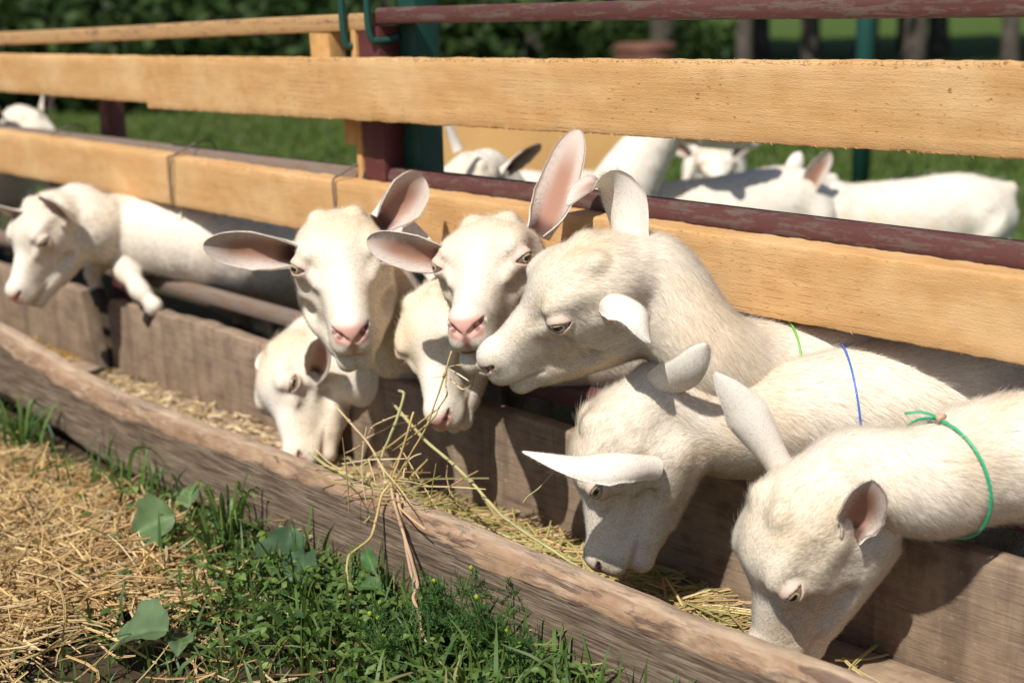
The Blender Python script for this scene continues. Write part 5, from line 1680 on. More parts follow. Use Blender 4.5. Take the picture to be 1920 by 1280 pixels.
# ----------------------------------------------------------------------------- hay
HCOL = dict(straw=(0.60, 0.45, 0.25), gold=(0.58, 0.43, 0.18), green=(0.47, 0.43, 0.20), pale=(0.66, 0.56, 0.38), tan=(0.50, 0.33, 0.20))
HLAB = dict(
    s1='stiff straw stalk with frayed end standing up left of the bundle', s2='golden stalk running up to the mouth of the straw eating goat',
    s3='upright greenish stalk with a bent top in the hay bundle', s4='short golden stalk upright in the middle of the bundle',
    s5='long thick greenish stalk reaching right along the trough', s6='slanting golden stalk behind the bundle', s7='flat greenish stalk lying over the board edge left of the bundle',
    s8='thin stalk lying beside the flat greenish one', curl1='thin curled stem dangling left of the bundle', curl2='looped dry leaf below the mouth of the straw eating goat',
    curl3='pale stem inside the looped dry leaf', b1='thin kinked golden stem right of the bundle', b2='dry bent leaf blade at the top of the bundle', b3='pale bent stem behind the bundle top',
    b4='short bent stem right of the bundle', b5='short stem at the foot of the bundle', b6='pale stem lying level across the bundle',
    h1='kinked golden stalk hanging down the front board on the left', h2='long tan stalk hanging down the front board to the weeds', h3='flat tan leaf hanging along the long stalk',
    h4='golden side stem hanging off the long stalk', h5='short end of the kinked hanging stalk', g1='fresh green grass stem in front of the blue corded goat')
for key, (pts, w, ck) in HAY.items():
    P = spline(np.array(pts), 8 * len(pts))
    P = 0.65 * P + 0.35 * np.array([np.interp(np.linspace(0, len(pts) - 1, len(P)), np.arange(len(pts)), np.array(pts)[:, k]) for k in range(3)]).T
    P = P + 0.0006 * np.stack([noise(P, 60, 3 + k) for k in range(3)], 1)
    r = w * 0.80 * (1 + 0.18 * noise(P, 90, 9)) * np.interp(np.linspace(0, 1, len(P)), [0, 0.05, 0.85, 1], [0.7, 1, 0.9, 0.45])
    V, Q, T = tube(P, r, 7, flat=0.55 if ck in ('tan', 'straw') else 0.9)
    c = np.array(HCOL[ck])
    nz = noise(V, 40, 5)[:, None]
    b_ = Bag()
    b_.add(V, Q, T, np.clip(c * (1 + 0.25 * nz), 0, 1))
    # nodes on the stem
    if len(pts) > 4:
        for t in np.linspace(0.2, 0.8, 3):
            i = int(t * (len(P) - 1))
            Vn, Qn, Tn = tube(P[i - 1:i + 2], r[i] * np.array([1.0, 1.45, 1.0]), 7)
            b_.add(Vn, Qn, Tn, c * 0.8)
    o = b_.build('hay_stalk', MAT['hay'])
    tag(o, HLAB[key], 'hay stalk', 'loose stalks of the hay bundle')


def strand_mass(name, label, cat, n, region, zf, length, half, cols, seed, lift=0.3, bend=0.25, mat='hay', tubes=False, nseg=5):
    """many short stems scattered over region(rng,n)->(n,2)"""
    r = np.random.default_rng(seed)
    XY = region(r, n)
    n = len(XY)
    az = r.uniform(0, 2 * np.pi, n)
    el = r.normal(0, lift, n)
    L = r.uniform(*length, n)
    d = np.stack([np.cos(az) * np.cos(el), np.sin(az) * np.cos(el), np.sin(el)], 1)
    side = nrm(np.cross(d, A3(0, 0, 1)) + 0.4 * r.normal(size=(n, 3)))
    bnd = r.normal(0, bend, n)
    t = np.linspace(-0.5, 0.5, nseg)
    z0 = zf(XY, r) + np.zeros(n)
    C0 = np.column_stack([XY, z0])
    P = C0[:, None] + d[:, None] * (L[:, None] * t)[..., None] + side[:, None] * ((bnd * L)[:, None] * (t ** 2 - 0.08))[..., None]
    fl = (zf(P[..., :2].reshape(-1, 2), None) + np.zeros(n * nseg)).reshape(n, nseg)
    P[..., 2] = np.maximum(P[..., 2], fl + 0.001)
    w = r.uniform(*half, n)[:, None] * np.array([0.8, 1, 1, 1, 0.6])[None, :nseg]
    up = nrm(A3(0, 0, 1) + 0.7 * r.normal(size=(n, 3)))
    V, Q = ribbons(P, w, up)
    cols = np.array(cols)
    cc = cols[r.integers(0, len(cols), n)] * r.uniform(0.7, 1.2, n)[:, None]
    bag = Bag()
    bag.add(V, Q, None, np.repeat(np.clip(cc, 0, 0.9), nseg * 2, axis=0))
    if tubes:
        # second face gives the stems a round body
        V2, Q2 = ribbons(P, w, nrm(np.cross(up, d)))
        bag.add(V2, Q2, None, np.repeat(np.clip(cc, 0, 0.9), nseg * 2, axis=0))
    o = bag.build(name, MAT[mat])
    o['kind'] = 'stuff'
    tag(o, label, cat)
    return o


STRAW = [(0.64, 0.46, 0.23), (0.70, 0.55, 0.31), (0.52, 0.34, 0.15), (0.66, 0.48, 0.21), (0.46, 0.30, 0.14)]
HAYC = [(0.56, 0.44, 0.19), (0.62, 0.50, 0.27), (0.47, 0.40, 0.15), (0.56, 0.40, 0.20), (0.40, 0.37, 0.14)]


def flat(z):
    return lambda XY, r: np.full(len(XY), z) + (0 if r is None else r.uniform(0, 0.012, len(XY)))


def trough_hay(r, n):
    # piles along the trough floor: dense by the blue corded goat, thin to the left
    k = r.random(n)
    x = np.where(k < 0.52, r.normal(-1.36, 0.17, n), np.where(k < 0.76, r.normal(-1.72, 0.11, n), np.where(k < 0.85, r.normal(-1.10, 0.06, n), r.uniform(-2.9, -1.0, n))))
    y = np.where(k < 0.52, -0.125 + r.normal(0, 0.028, n), r.uniform(-0.285, -0.14, n))
    y = np.clip(y, -0.288, -0.06)
    return np.column_stack([x, y])


strand_mass('loose_hay', 'loose hay scattered on the trough floor', 'hay', 1300, trough_hay, flat(0.038), (0.04, 0.17), (0.0011, 0.0024), HAYC, 3, lift=0.12, tubes=True)
strand_mass('chaff_heap', 'heap of golden chaff in the far left of the trough', 'chaff', 2600,
            lambda r, n: np.column_stack([-3.05 - np.abs(r.normal(0, 0.55, n)), np.clip(r.normal(-0.17, 0.05, n), -0.28, -0.06)]),
            lambda XY, r: 0.04 + 0.045 * np.exp(-((XY[:, 1] + 0.17) / 0.06) ** 2) * sstep(-3.0, -3.3, XY[:, 0]), (0.015, 0.05), (0.001, 0.0022), [(0.56, 0.36, 0.13), (0.50, 0.32, 0.12), (0.62, 0.45, 0.2)], 5, tubes=True)
strand_mass('feed_crumbs', 'pale feed crumbs strewn over the left half of the trough floor', 'feed', 1500,
            lambda r, n: np.column_stack([-1.80 - 1.1 * r.random(n) ** 0.8, np.clip(r.normal(-0.15, 0.045, n), -0.28, -0.06)]), flat(0.038), (0.006, 0.03), (0.0012, 0.0032),
            [(0.60, 0.46, 0.26), (0.66, 0.54, 0.34), (0.52, 0.38, 0.19)], 6, lift=0.15)
strand_mass('hay_tangle', 'tangled knot of hay on the edge of the front board', 'hay', 42,
            lambda r, n: np.column_stack([r.normal(-1.55, 0.05, n), r.normal(-0.30, 0.03, n)]),
            lambda XY, r: 0.150 + (np.abs(r.normal(0, 0.018, len(XY))) if r is not None else -0.05), (0.04, 0.16), (0.0007, 0.0015), HAYC, 8, lift=0.6, bend=0.5, tubes=True)


# ----------------------------------------------------------------------------- straw and weeds before the trough
def mound(XY):
    return 0.03 * np.exp(-(((XY[:, 0] + 2.02) / 0.40) ** 2 + ((XY[:, 1] + 0.66) / 0.20) ** 2))


def straw_region(r, n):
    x = r.normal(-2.15, 0.30, n)
    y = r.normal(-0.68, 0.15, n)
    k = r.random(n) < 0.12
    x[k], y[k] = r.uniform(-3.2, -1.2, k.sum()), r.uniform(-1.2, -0.42, k.sum())
    lim = -1.74 + 0.10 * noise(np.column_stack([x, y, 0 * x]), 7, 3) - 0.25 * (y + 0.66)
    ok = (y < -0.40) & ((x < lim) | (r.random(n) < 0.07))
    return np.column_stack([x, y])[ok]


strand_mass('straw_litter', 'golden straw littered on the ground in front of the trough', 'straw', 17000, straw_region,
            lambda XY, r: mound(XY) + (np.abs(r.normal(0, 0.010, len(XY))) if r is not None else 0.0), (0.03, 0.14), (0.0008, 0.0019), STRAW, 12, lift=0.22, bend=0.5, tubes=True)

GREEN = [(0.17, 0.24, 0.055), (0.075, 0.135, 0.028), (0.095, 0.165, 0.035), (0.055, 0.110, 0.030), (0.12, 0.19, 0.045), (0.10, 0.15, 0.03)]


def blades(n, XY, r, H, W, lean=0.5, cols=GREEN, nseg=6):
    az = r.uniform(0, 2 * np.pi, n)
    h = r.uniform(*H, n)
    ln = np.abs(r.normal(0, lean, n)) * h
    t = np.linspace(0, 1, nseg)
    d = np.stack([np.cos(az), np.sin(az), 0 * az], 1)
    P = np.column_stack([XY, np.full(n, -0.012)])[:, None] + d[:, None] * (ln[:, None] * t ** 2)[..., None] + A3(0, 0, 1) * (h[:, None] * (t - 0.22 * (np.abs(ln) / h)[:, None] * t ** 3))[..., None]
    w = r.uniform(*W, n)[:, None] * np.interp(t, [0, 0.3, 0.75, 1], [0.7, 1.0, 0.7, 0.05])[None]
    V, Q = ribbons(P, w, nrm(d + 0.3 * r.normal(size=(n, 3))))
    cc = np.array(cols)[r.integers(0, len(cols), n)] * r.uniform(0.75, 1.2, n)[:, None]
    return V, Q, np.repeat(cc, nseg * 2, axis=0)


def grass_field(name, label, n, region, H, W, seed, lean=0.6, cols=GREEN):
    r = np.random.default_rng(seed)
    XY = region(r, n)
    V, Q, c = blades(len(XY), XY, r, H, W, lean, cols)
    b = Bag()
    b.add(V, Q, None, c)
    o = b.build(name, MAT['grass'])
    o['kind'] = 'stuff'
    tag(o, label, 'grass')


def front_strip(r, n):
    x = r.uniform(-4.2, -0.6, n)
    y = -0.345 - np.abs(r.normal(0, 0.09, n))
    # thin where the straw lies
    keep = r.random(n) < 0.30 + 0.70 * (x > -1.75) + 0.5 * noise(np.column_stack([x, y, 0 * x]), 6, 5)
    return np.column_stack([x, y])[keep]


grass_field('grass', 'short green grass and weeds growing along the front of the trough', 2300, front_strip, (0.03, 0.13), (0.0015, 0.0040), 21)
grass_field('tangled_grass', 'tall tangled grass between the straw and the front board', 1100,
            lambda r, n: np.column_stack([r.uniform(-1.78, -1.05, n), -0.37 - np.abs(r.normal(0, 0.17, n))]), (0.03, 0.10), (0.0012, 0.0036), 24, lean=0.9, cols=GREEN + [(0.17, 0.21, 0.06), (0.30, 0.27, 0.11)])
grass_field('meadow_grass', 'trodden green grass around the straw in the foreground', 5200,
            lambda r, n: np.column_stack([r.uniform(-3.6, -0.9, n), r.uniform(-1.5, -0.5, n)])[:], (0.02, 0.06), (0.0010, 0.0024), 22)
grass_field('paddock_grass', 'grazed green grass of the paddock behind the fence', 60000,
            lambda r, n: np.column_stack([-1.5 - 9.0 * r.random(n) ** 1.0 + 0 * n, 1.2 + 9.5 * r.random(n)]), (0.02, 0.06), (0.0025, 0.006), 23,
            cols=[(0.085, 0.125, 0.022), (0.105, 0.145, 0.030), (0.07, 0.105, 0.02), (0.13, 0.15, 0.045)])


def leaf_blade(c, d, n, L, W, fold=0.45, droop=0.35, nu=16, lobes=0.0, nv=11):
    """one broad leaf: base c, direction d, normal n"""
    d, n = nrm(np.array(d)), np.array(n, float)
    n = nrm(n - d * (n @ d))
    s = np.cross(d, n)
    u = np.linspace(0, 1, nu)
    v = np.linspace(-1, 1, nv)
    wd = W * np.sin(np.pi * np.clip(u * 0.94 + 0.03, 0, 1)) ** 0.7 * (1 - 0.25 * u)
    U, Vv = np.meshgrid(u, v, indexing='ij')
    ww = wd[:, None] * (1 + lobes * np.sin(U * 22) * np.abs(Vv))
    P = np.array(c) + d * (U * L)[..., None] + s * (Vv * ww)[..., None] + n * (np.abs(Vv) ** 1.3 * ww * fold - droop * L * U ** 2 + 0.045 * L * np.sin(11 * U + 2.0 * Vv) * np.abs(Vv) + 0.02 * L * np.sin(23 * U) * Vv)[..., None]
    i, j = np.meshgrid(np.arange(nu - 1), np.arange(nv - 1), indexing='ij')
    Q = np.stack([i * nv + j, (i + 1) * nv + j, (i + 1) * nv + j + 1, i * nv + j + 1], -1).reshape(-1, 4)
    vein = np.exp(-(Vv / 0.10) ** 2) * 0.5 + 0.25 * (np.abs(np.sin((U * 5 + np.abs(Vv) * 1.2) * np.pi)) < 0.16)
    return P.reshape(-1, 3), Q, vein.ravel()


def leafy_plant(name, label, loc, leaves, col, stem_col=(0.14, 0.20, 0.07)):
    loc = np.array(loc, float)
    root = empty(name, loc)
    tag(root, label, 'plant', 'weeds by the trough')
    for (c, d, n, L, W) in leaves:
        c = np.array(c, float)
        P = spline(np.array([loc, loc * 0.5 + c * 0.5 + A3(0, 0, 0.015), c]), 8)
        V, Q, T = tube(P, [0.0022] * 7 + [0.0014], 6)
        b = Bag()
        b.add(V, Q, T, stem_col)
        st = b.build('stem', MAT['grass'], root)
        st.matrix_parent_inverse = Matrix.Translation(-Vector(loc))
        V, Q, vein = leaf_blade(c, d, n, L, W, lobes=0.05)
        b = Bag()
        b.add(V, Q, None, np.array(col) * ((1 + 0.7 * vein) * (1 + 0.35 * fbm(V, 60, 7, 3)))[:, None])
        lf = b.build('leaf', MAT['grass'], root)
        lf.matrix_parent_inverse = Matrix.Translation(-Vector(loc))
    return root


leafy_plant('broadleaf_weed', 'weed with a large pale green leaf standing at the edge of the straw', (-1.93, -0.46, 0.0),
            [((-1.90, -0.475, 0.075), (-0.55, -0.55, -0.22), (0.45, -0.65, 0.6), 0.085, 0.048), ((-1.93, -0.43, 0.07), (-0.5, 0.3, 0.4), (0.3, -0.6, 0.6), 0.055, 0.022)], (0.135, 0.205, 0.085))
leafy_plant('broadleaf_weed', 'weed with a broad greyish leaf lying at the bottom left of the straw', (-1.60, -0.66, 0.0),
            [((-1.585, -0.67, 0.055), (-0.75, -0.40, -0.05), (0.3, -0.2, 0.9), 0.10, 0.048), ((-1.60, -0.64, 0.03), (0.5, -0.4, 0.2), (0, 0, 1), 0.05, 0.02)], (0.125, 0.185, 0.085))
leafy_plant('broadleaf_weed', 'dark leaved weed in the shade under the front board', (-1.70, -0.365, 0.0),
            [((-1.70, -0.39, 0.085), (0.12, -0.42, -0.75), (0.35, -0.75, 0.3), 0.105, 0.05), ((-1.66, -0.40, 0.06), (0.55, -0.5, -0.1), (0.2, -0.5, 0.8), 0.07, 0.03)], (0.07, 0.125, 0.06))
leafy_plant('broadleaf_weed', 'small weed with glossy leaves at the foot of the board near the hanging stalks', (-1.47, -0.385, 0.0),
            [((-1.47, -0.40, 0.06), (-0.75, -0.3, 0.15), (0.1, -0.3, 0.9), 0.05, 0.016), ((-1.46, -0.40, 0.05), (0.5, -0.6, 0.1), (0.1, -0.2, 0.9), 0.05, 0.016), ((-1.50, -0.39, 0.075), (-0.6, 0.1, 0.5), (0.3, -0.6, 0.6), 0.045, 0.014)], (0.075, 0.15, 0.045))


def tuft(label, loc, paths, seed, wid=0.004):
    """grass tuft: a few long arching blades"""
    loc = np.array(loc, float)
    root = empty('grass_tuft', loc)
    tag(root, label, 'grass tuft', 'tall grass tufts by the trough')
    r = np.random.default_rng(seed)
    for pth in paths:
        P = spline(np.array(pth, float), 14)
        w = wid * np.interp(np.linspace(0, 1, 14), [0, 0.3, 0.8, 1], [0.7, 1, 0.6, 0.05]) * r.uniform(0.8, 1.2)
        d = nrm(P[-1] - P[0])
        V, Q = ribbons(P[None], w[None], nrm(np.cross(d, r.normal(size=3)))[None])
        b = Bag()
        b.add(V, Q, None, np.array(GREEN[r.integers(0, 6)]) * r.uniform(0.9, 1.25))
        o = b.build('blade', MAT['grass'], root)
        o.matrix_parent_inverse = Matrix.Translation(-Vector(loc))


def arch(base, tip, h, n=4):
    base, tip = np.array(base, float), np.array(tip, float)
    t = np.linspace(0, 1, n)[:, None]
    return base * (1 - t) + tip * t + A3(0, 0, 1) * h * (np.sin(np.pi * np.minimum(t * 0.62, 1)))


def auto_tuft(label, loc, n, H, spread, seed, wid=0.004):
    r = np.random.default_rng(seed)
    paths = []
    for _ in range(n):
        a = r.uniform(0, 2 * np.pi)
        base = np.array(loc) + A3(np.cos(a), np.sin(a), 0) * r.uniform(0, 0.02)
        s_ = r.uniform(0.3, 1.0) * spread
        b2 = a + r.normal(0, 0.6)
        h = r.uniform(*H)
        paths.append([base - A3(0, 0, 0.01), base + A3(np.cos(b2), np.sin(b2), 0) * s_ * 0.25 + A3(0, 0, h * 0.65), base + A3(np.cos(b2), np.sin(b2), 0) * s_ * 0.6 + A3(0, 0, h), base + A3(np.cos(b2), np.sin(b2), 0) * s_ + A3(0, 0, h * 0.8)])
    tuft(label, loc, paths, seed, wid)


tuft('tall grass tuft with one blade arching high against the front board', (-2.19, -0.40, 0.0),
     [[(-2.19, -0.40, -0.01), (-2.185, -0.40, 0.06), (-2.165, -0.395, 0.105), (-2.12, -0.38, 0.105), (-2.07, -0.37, 0.05)],
      [(-2.20, -0.41, -0.01), (-2.21, -0.42, 0.04), (-2.24, -0.44, 0.07)], [(-2.18, -0.39, -0.01), (-2.15, -0.38, 0.05), (-2.10, -0.37, 0.075)]], 31, 0.0036)
auto_tuft('dense tuft of dark grass blades in front of the board left of the dark leaf', (-1.86, -0.40, 0.0), 26, (0.05, 0.13), 0.09, 32, 0.0032)
auto_tuft('tuft of wide grass blades beside the big pale leaf', (-1.80, -0.45, 0.0), 20, (0.05, 0.12), 0.09, 33, 0.0034)
auto_tuft('low tuft of grass in the bottom centre of the weeds', (-1.50, -0.52, 0.0), 22, (0.04, 0.10), 0.09, 34, 0.003)
auto_tuft('fresh grass tuft at the foot of the board in the lower right', (-1.16, -0.375, 0.0), 14, (0.03, 0.085), 0.10, 35, 0.0035)
auto_tuft('grass tuft at the far left beside the trough', (-2.62, -0.40, 0.0), 22, (0.04, 0.10), 0.09, 36, 0.003)


def feathery(label, loc, H, seed, n_stem=7):
    """chamomile like weed: stems with finely cut thread leaves"""
    loc = np.array(loc, float)
    r = np.random.default_rng(seed)
    root = empty('feathery_weed', loc)
    tag(root, label, 'plant', 'feathery weeds by the trough')
    stems, fol, buds = Bag(), [], []
    for s_ in range(n_stem):
        a = r.uniform(0, 2 * np.pi)
        out = A3(np.cos(a), np.sin(a), 0) * r.uniform(0.01, 0.07)
        h = r.uniform(0.55, 1.0) * H
        P = spline(np.array([loc + out * 0.1 - A3(0, 0, 0.01), loc + out * 0.4 + A3(0, 0, h * 0.5), loc + out + A3(0, 0, h)]), 12)
        V, Q, T = tube(P, np.linspace(0.0019, 0.0009, 12), 6)
        stems.add(V, Q, T, (0.11, 0.19, 0.05))
        for q in range(15):
            t = r.uniform(0.2, 1.0)
            p = P[int(t * 11)]
            ax = nrm(r.normal(size=3) * A3(1, 1, 0.5) + A3(0, 0, 0.45))
            L = r.uniform(0.02, 0.045)
            k = r.integers(12, 20)
            for u in np.linspace(0.12, 1.0, k):
                c = p + ax * L * u + A3(0, 0, -0.25 * L * u * u)
                for sg in (-1, 1):
                    dd = nrm(np.cross(ax, r.normal(size=3)) * 1.0 + ax * 0.7)
                    l2 = r.uniform(0.005, 0.011) * (1.1 - 0.5 * u)
                    fol.append((c, c + dd * l2 * 0.5, c + dd * l2 + A3(0, 0, 0.0015)))
            fol.append((p, p + ax * L * 0.5 + A3(0, 0, -0.06 * L), p + ax * L + A3(0, 0, -0.25 * L)))
        if r.random() < 0.4:
            th = np.linspace(0, np.pi, 6)
            V, Q, T = tube(np.array([P[-1] + A3(0, 0, z) for z in (-0.002, 0.001, 0.004, 0.006)]), [0.001, 0.003, 0.003, 0.001], 8)
            bd = Bag()
            bd.add(V, Q, T, (0.35, 0.42, 0.03))
            buds.append(bd)
    st = stems.build('stem', MAT['grass'], root)
    F = np.array(fol)
    V, Q = ribbons(F, np.tile([0.00055, 0.0005, 0.0002], (len(F), 1)), nrm(r.normal(size=(len(F), 3))))
    b = Bag()
    cc = np.array([(0.06, 0.135, 0.03), (0.085, 0.17, 0.04), (0.05, 0.115, 0.03)])[r.integers(0, 3, len(F))] * r.uniform(0.8, 1.2, len(F))[:, None]
    b.add(V, Q, None, np.repeat(cc, 6, axis=0))
    parts = [st, b.build('foliage', MAT['grass'], root)]
    for bd in buds:
        parts.append(bd.build('bud', MAT['grass'], root))
    for o in parts:
        o.matrix_parent_inverse = Matrix.Translation(-Vector(loc))


feathery('bushy feathery green weed below the hanging stalks', (-1.345, -0.385, 0.0), 0.125, 41, 9)
feathery('slender feathery weed with a yellow bud against the front board', (-1.265, -0.375, 0.0), 0.125, 42, 7)
feathery('low feathery weed at the bottom edge between the hanging stalks', (-1.36, -0.47, 0.0), 0.09, 43, 8)
feathery('small feathery weed under the right hand end of the shaded weeds', (-1.20, -0.40, 0.0), 0.07, 44, 5)


def clover_patch(name, label, n, region, seed):
    r = np.random.default_rng(seed)
    XY = region(r, n)
    b = Bag()
    for (x, y) in XY:
        h = r.uniform(0.012, 0.06)
        az = r.uniform(0, 2 * np.pi)
        c = A3(x, y, h)
        for q in range(3):
            a = az + q * 2.1
            L = r.uniform(0.008, 0.016)
            d = A3(np.cos(a), np.sin(a), r.uniform(-0.3, 0.3))
            V, Q, vein = leaf_blade(c, d, A3(r.normal() * 0.3, r.normal() * 0.3, 1), L, L * 0.42, nu=4, nv=3)
            b.add(V, Q, None, np.array(GREEN[r.integers(0, 6)]) * r.uniform(0.8, 1.3))
    o = b.build(name, MAT['grass'])
    o['kind'] = 'stuff'
    tag(o, label, 'ground cover')


clover_patch('clover', 'small leaved clover and weeds carpeting the ground by the front board', 900, lambda r, n: np.column_stack([r.normal(-1.52, 0.26, n), -0.37 - np.abs(r.normal(0, 0.11, n))]), 51)

# ----------------------------------------------------------------------------- paddock background
def bg_thing(name, label, cat, loc, group=None):
    o = empty(name, loc)
    return tag(o, label, cat, group)


# tan plywood board leaning on two battens
PB0, PB1 = A3(-3.06, 0.99, 0), A3(-2.64, 1.39, 0)
pd = nrm(PB1 - PB0)
pn = A3(-pd[1], pd[0], 0)
brd = bg_thing('plywood_board', 'tan plywood board standing upright in the paddock behind the post', 'board', PB0)


def obox(name, o, ax, ay, az, lx, ly, lz, mat, parent, loc, bev=0.004):
    c = []
    for k, (x, y) in enumerate(((0, 0), (lx, 0), (lx, ly), (0, ly))):
        c.append(o + ax * x + ay * y)
    c = np.array(c)
    cen = c.mean(0)
    rings = []
    for z, s_ in ((0, 1 - bev / max(lx, ly)), (bev, 1), (lz - bev, 1), (lz, 1 - bev / max(lx, ly))):
        rings.append(cen + (c - cen) * s_ + az * z)
    V, Q, T = loft(np.array(rings))
    ob = mesh_obj(name, V, [Q, T], mat, parent, smooth=False)
    ob.matrix_parent_inverse = Matrix.Translation(-Vector(loc))
    return ob


obox('panel', PB0 + A3(0, 0, 0.03), pd, pn, A3(0, 0, 1), 0.58, 0.018, 0.56, MAT['ply'], brd, PB0)
for off in (0.03, 0.51):
    obox('batten', PB0 + pd * off + pn * 0.019, pd, pn, A3(0, 0, 1), 0.045, 0.035, 0.60, MAT['block'], brd, PB0)

# green steel post of the far wire fence, and its neighbours
def far_post(label, loc, h=1.25, r=0.034):
    loc = A3(*loc)
    root = bg_thing('steel_post', label, 'post', loc, 'green posts of the far fence')
    V, Q, T = tube(np.array([loc - A3(0, 0, 0.1), loc + A3(0, 0, h * 0.5), loc + A3(0, 0, h)]), r, 12)
    a = mesh_obj('tube', V, [Q, T], MAT['greenpost'], root)
    V, Q, T = tube(np.array([loc + A3(0, 0, h), loc + A3(0, 0, h + 0.012), loc + A3(0, 0, h + 0.03)]), [r * 1.15, r * 1.15, r * 0.4], 12)
    b2 = mesh_obj('cap', V, [Q, T], MAT['greenpost'], root)
    for o in (a, b2):
        o.matrix_parent_inverse = Matrix.Translation(-Vector(loc))


far_post('dark green steel post standing in the grass behind the side on goat', (-3.04, 3.13, 0))
far_post('thin green post seen above the upper plank at the right edge', (-3.0, 6.9, 0), 1.25, 0.03)

# rusty barrel
bl_ = A3(-6.13, 5.37, 0)
bar_ = bg_thing('rusty_barrel', 'rusty brown barrel standing beyond the upper plank', 'barrel', bl_)
zz = np.array([0, 0.004, 0.02, 0.03, 0.14, 0.15, 0.16, 0.27, 0.28, 0.29, 0.40, 0.41, 0.425, 0.43])
rr = np.array([0.19, 0.20, 0.20, 0.192, 0.192, 0.20, 0.192, 0.192, 0.20, 0.192, 0.192, 0.20, 0.20, 0.185])
V, Q, T = tube(np.column_stack([zz * 0 + bl_[0], zz * 0 + bl_[1], zz]), rr, 28, up=(1, 0, 0))
o = mesh_obj('drum', V, [Q, T], MAT['rusty'], bar_)
o.matrix_parent_inverse = Matrix.Translation(-Vector(bl_))
V, Q, T = tube(np.column_stack([zz[-3:] * 0 + bl_[0], zz[-3:] * 0 + bl_[1], [0.43, 0.436, 0.44]]), [0.19, 0.194, 0.18], 28, up=(1, 0, 0))
o = mesh_obj('rim', V, [Q, T], MAT['rusty'], bar_)
o.matrix_parent_inverse = Matrix.Translation(-Vector(bl_))


# ----------------------------------------------------------------------------- wood edge
def crown_mesh(seed, n=900, R=(1.5, 1.5, 1.9), size=(0.10, 0.22), cols=None):
    r = np.random.default_rng(seed)
    cl = nrm(r.normal(size=(26, 3))) * (r.random((26, 1)) ** 0.5) * np.array(R) * 0.75
    k = r.integers(0, 26, n)
    C = cl[k] + r.normal(size=(n, 3)) * np.array(R) * 0.20
    u = nrm(r.normal(size=(n, 3)))
    v = nrm(np.cross(u, r.normal(size=(n, 3))))
    s_ = r.uniform(*size, n)[:, None]
    V = np.stack([C - u * s_, C + v * s_ * 0.55, C + u * s_, C - v * s_ * 0.55], 1).reshape(-1, 3)
    Q = np.arange(n * 4).reshape(-1, 4)
    cols = np.array(cols if cols is not None else [(0.030, 0.055, 0.013), (0.040, 0.070, 0.017), (0.024, 0.046, 0.012), (0.055, 0.080, 0.022)])
    c = np.repeat(cols[r.integers(0, len(cols), n)] * r.uniform(0.7, 1.25, n)[:, None], 4, axis=0)
    return V, Q, c


crowns = []
for s_ in range(4):
    V, Q, c = crown_mesh(60 + s_)
    crowns.append(mesh_data('crown', V, Q, [MAT['leaf']], smooth=False, attrs={'Col': c}))
trunks = []
for s_ in range(3):
    r = np.random.default_rng(80 + s_)
    b = Bag()
    P = spline(np.array([(0, 0, -0.1), (0.02 * r.normal(), 0.02 * r.normal(), 1.2), (0.08 * r.normal(), 0.08 * r.normal(), 2.8), (0.15 * r.normal(), 0.15 * r.normal(), 4.6)]), 16)
    V, Q, T = tube(P, np.interp(np.linspace(0, 1, 16), [0, 0.06, 1], [0.115, 0.085, 0.025]), 10)
    b.add(V, Q, T)
    for q in range(7):
        a = r.uniform(0, 6.28)
        z = r.uniform(1.9, 4.2)
        p = P[int(np.argmin(np.abs(P[:, 2] - z)))]
        e = p + A3(np.cos(a) * 0.9, np.sin(a) * 0.9, 0.6)
        V, Q, T = tube(spline(np.array([p, (p + e) / 2 + A3(0, 0, 0.1), e]), 6), np.linspace(0.03, 0.008, 6), 6)
        b.add(V, Q, T)
    trunks.append(mesh_data('trunk', np.vstack(b.V), [np.vstack(b.Q), np.vstack(b.T)], [MAT['bark']]))
r = np.random.default_rng(99)
TREE_SIDES = ('far left', 'left', 'middle', 'right', 'far right')
k = 0
# bearing (degrees left of the paddock normal) and distance from the camera of every tree
fwd_az = math.atan2(CF[1], CF[0])
spots = []
for row, (d0, n_) in enumerate(((12.5, 13), (14.5, 12), (17.0, 12))):
    for q in range(n_):
        b_ang = fwd_az + math.radians(23 - 46 * (q + 0.5 * (row % 2) + r.uniform(-0.3, 0.3)) / n_)
        dd = d0 + r.uniform(-0.7, 0.7)
        spots.append((CAM[0] + math.cos(b_ang) * dd, CAM[1] + math.sin(b_ang) * dd, row))
ORD = ('first', 'second', 'third', 'fourth', 'fifth', 'sixth', 'seventh', 'eighth', 'ninth', 'tenth', 'eleventh', 'twelfth', 'thirteenth')
cnt = [0, 0, 0]
for (x, y, row) in spots:
    root = empty('tree', (x, y, 0))
    tag(root, 'slim tree of the shady wood, %s from the left in the %s row' % (ORD[cnt[row]], ('front', 'second', 'third')[row]), 'tree', 'trees in the %s row of the wood edge' % ('front', 'second', 'third')[row])
    cnt[row] += 1
    sc = r.uniform(0.8, 1.3)
    t = bpy.data.objects.new('trunk', trunks[r.integers(0, 3)])
    link(t, root)
    t.scale = (sc, sc, 1.1)
    t.rotation_euler = (r.normal() * 0.02, r.normal() * 0.02, r.uniform(0, 6.28))
    c = bpy.data.objects.new('crown', crowns[r.integers(0, 4)])
    link(c, root)
    c.location = (0, 0, r.uniform(3.2, 4.2))
    c.scale = (r.uniform(0.9, 1.2), r.uniform(0.9, 1.2), r.uniform(0.8, 1.1))
    c.rotation_euler = (0, 0, r.uniform(0, 6.28))
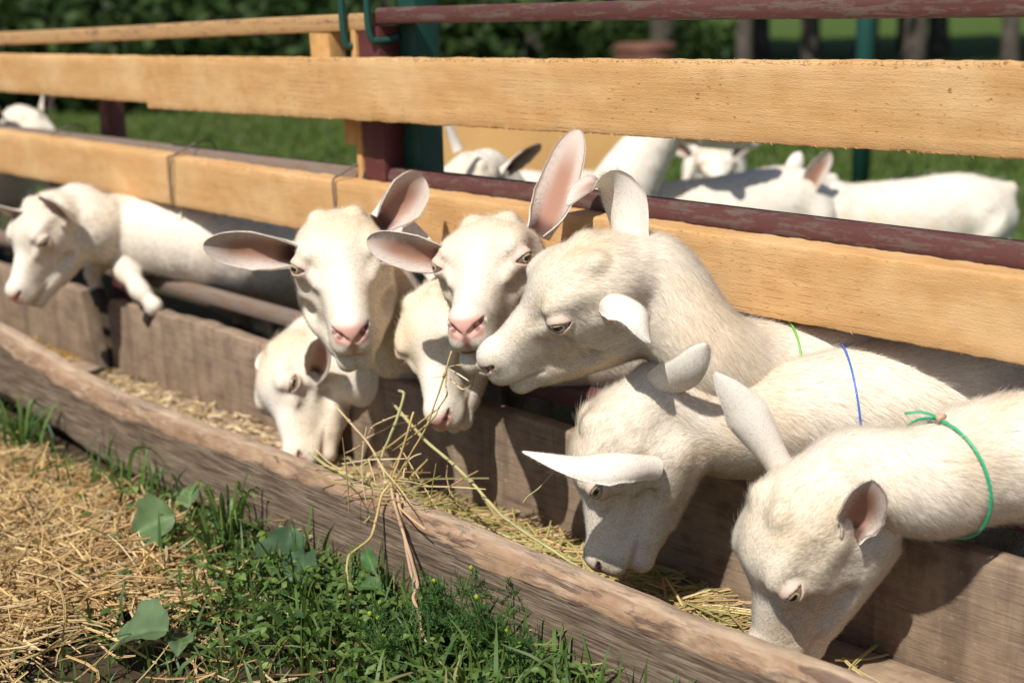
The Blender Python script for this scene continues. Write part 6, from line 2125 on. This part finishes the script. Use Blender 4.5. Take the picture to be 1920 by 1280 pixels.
# undergrowth bushes: thick on the left, low elsewhere
bush_m = []
for s_ in range(3):
    V, Q, c = crown_mesh(120 + s_, 1500, (0.8, 0.8, 0.62), (0.035, 0.085), [(0.030, 0.058, 0.012), (0.042, 0.075, 0.017), (0.022, 0.045, 0.011)])
    bush_m.append(mesh_data('foliage', V, Q, [MAT['leaf']], smooth=False, attrs={'Col': c}))
V, Q, T = tube(np.array([(0, 0, -0.3), (0.02, 0, 0.0), (0.0, 0.03, 0.3)]), [0.03, 0.02, 0.01], 6)
bstem = mesh_data('stem', V, [Q, T], [MAT['bark']])
for q in range(13):
    left = q < 10
    b_ang = fwd_az + math.radians((21 - 2.3 * q if left else 21 - 2.3 * q - 1) + r.uniform(-0.8, 0.8))
    dd = 11.4 + r.uniform(-0.5, 0.9) + (0 if left else 1.2)
    sc = r.uniform(0.8, 1.15) * (1.0 if left else 0.62)
    root = empty('bush', (CAM[0] + math.cos(b_ang) * dd, CAM[1] + math.sin(b_ang) * dd, 0))
    tag(root, ('tall dark green bush at the foot of the wood, %s from the left' % ORD[q]) if left else ('low green bush at the foot of the wood, %s from the right' % ORD[12 - q]), 'bush', 'bushes along the wood' if left else 'low bushes on the right')
    f_ = link(bpy.data.objects.new('foliage', bush_m[r.integers(0, 3)]), root)
    f_.location = (0, 0, 0.42 * sc)
    f_.scale = (sc, sc, sc)
    f_.rotation_euler = (0, 0, r.uniform(0, 6.28))
    s2 = link(bpy.data.objects.new('stem', bstem), root)

# ----------------------------------------------------------------------------- torn fibres on the sawn plank edges
def fuzz(x0, x1, z_of, n, seed, y=-0.002):
    r = np.random.default_rng(seed)
    x = r.uniform(x0, x1, n)
    z = z_of(x)
    L = r.uniform(0.002, 0.007, n)
    d = nrm(np.column_stack([r.normal(0.5, 0.6, n), r.uniform(-0.9, 0.3, n), r.uniform(0.2, 1.0, n) * np.sign(z_of.sgn)]))
    P0 = np.column_stack([x, np.full(n, y) + r.uniform(0, 0.004, n), z])
    P = np.stack([P0, P0 + d * (L * 0.5)[:, None], P0 + d * L[:, None] + A3(0.002, 0, 0)], 1)
    w = np.tile([0.0004, 0.0003, 0.0001], (n, 1)) * r.uniform(0.6, 1.6, n)[:, None]
    V, Q = ribbons(P, w, nrm(r.normal(size=(n, 3))))
    b = Bag()
    b.add(V, Q, None, np.repeat(np.array([(0.62, 0.40, 0.19)]) * r.uniform(0.8, 1.25, n)[:, None], 6, axis=0))
    o = b.build('torn_fibres', MAT['hay'], fence)
    o['kind'] = 'stuff'
    under(o, FO)


class Edge:
    def __init__(s, a, k, sgn):
        s.a, s.k, s.sgn = a, k, sgn

    def __call__(s, x):
        return s.a + (x + 0.78) * s.k


fuzz(-2.7, 0.3, Edge(0.7695, 0.0186, 1), 1100, 1)
fuzz(-2.7, 0.3, Edge(0.668, 0.0186, -1), 260, 2)
fuzz(-2.6, 0.3, Edge(0.432, 0.0, -1), 120, 3)
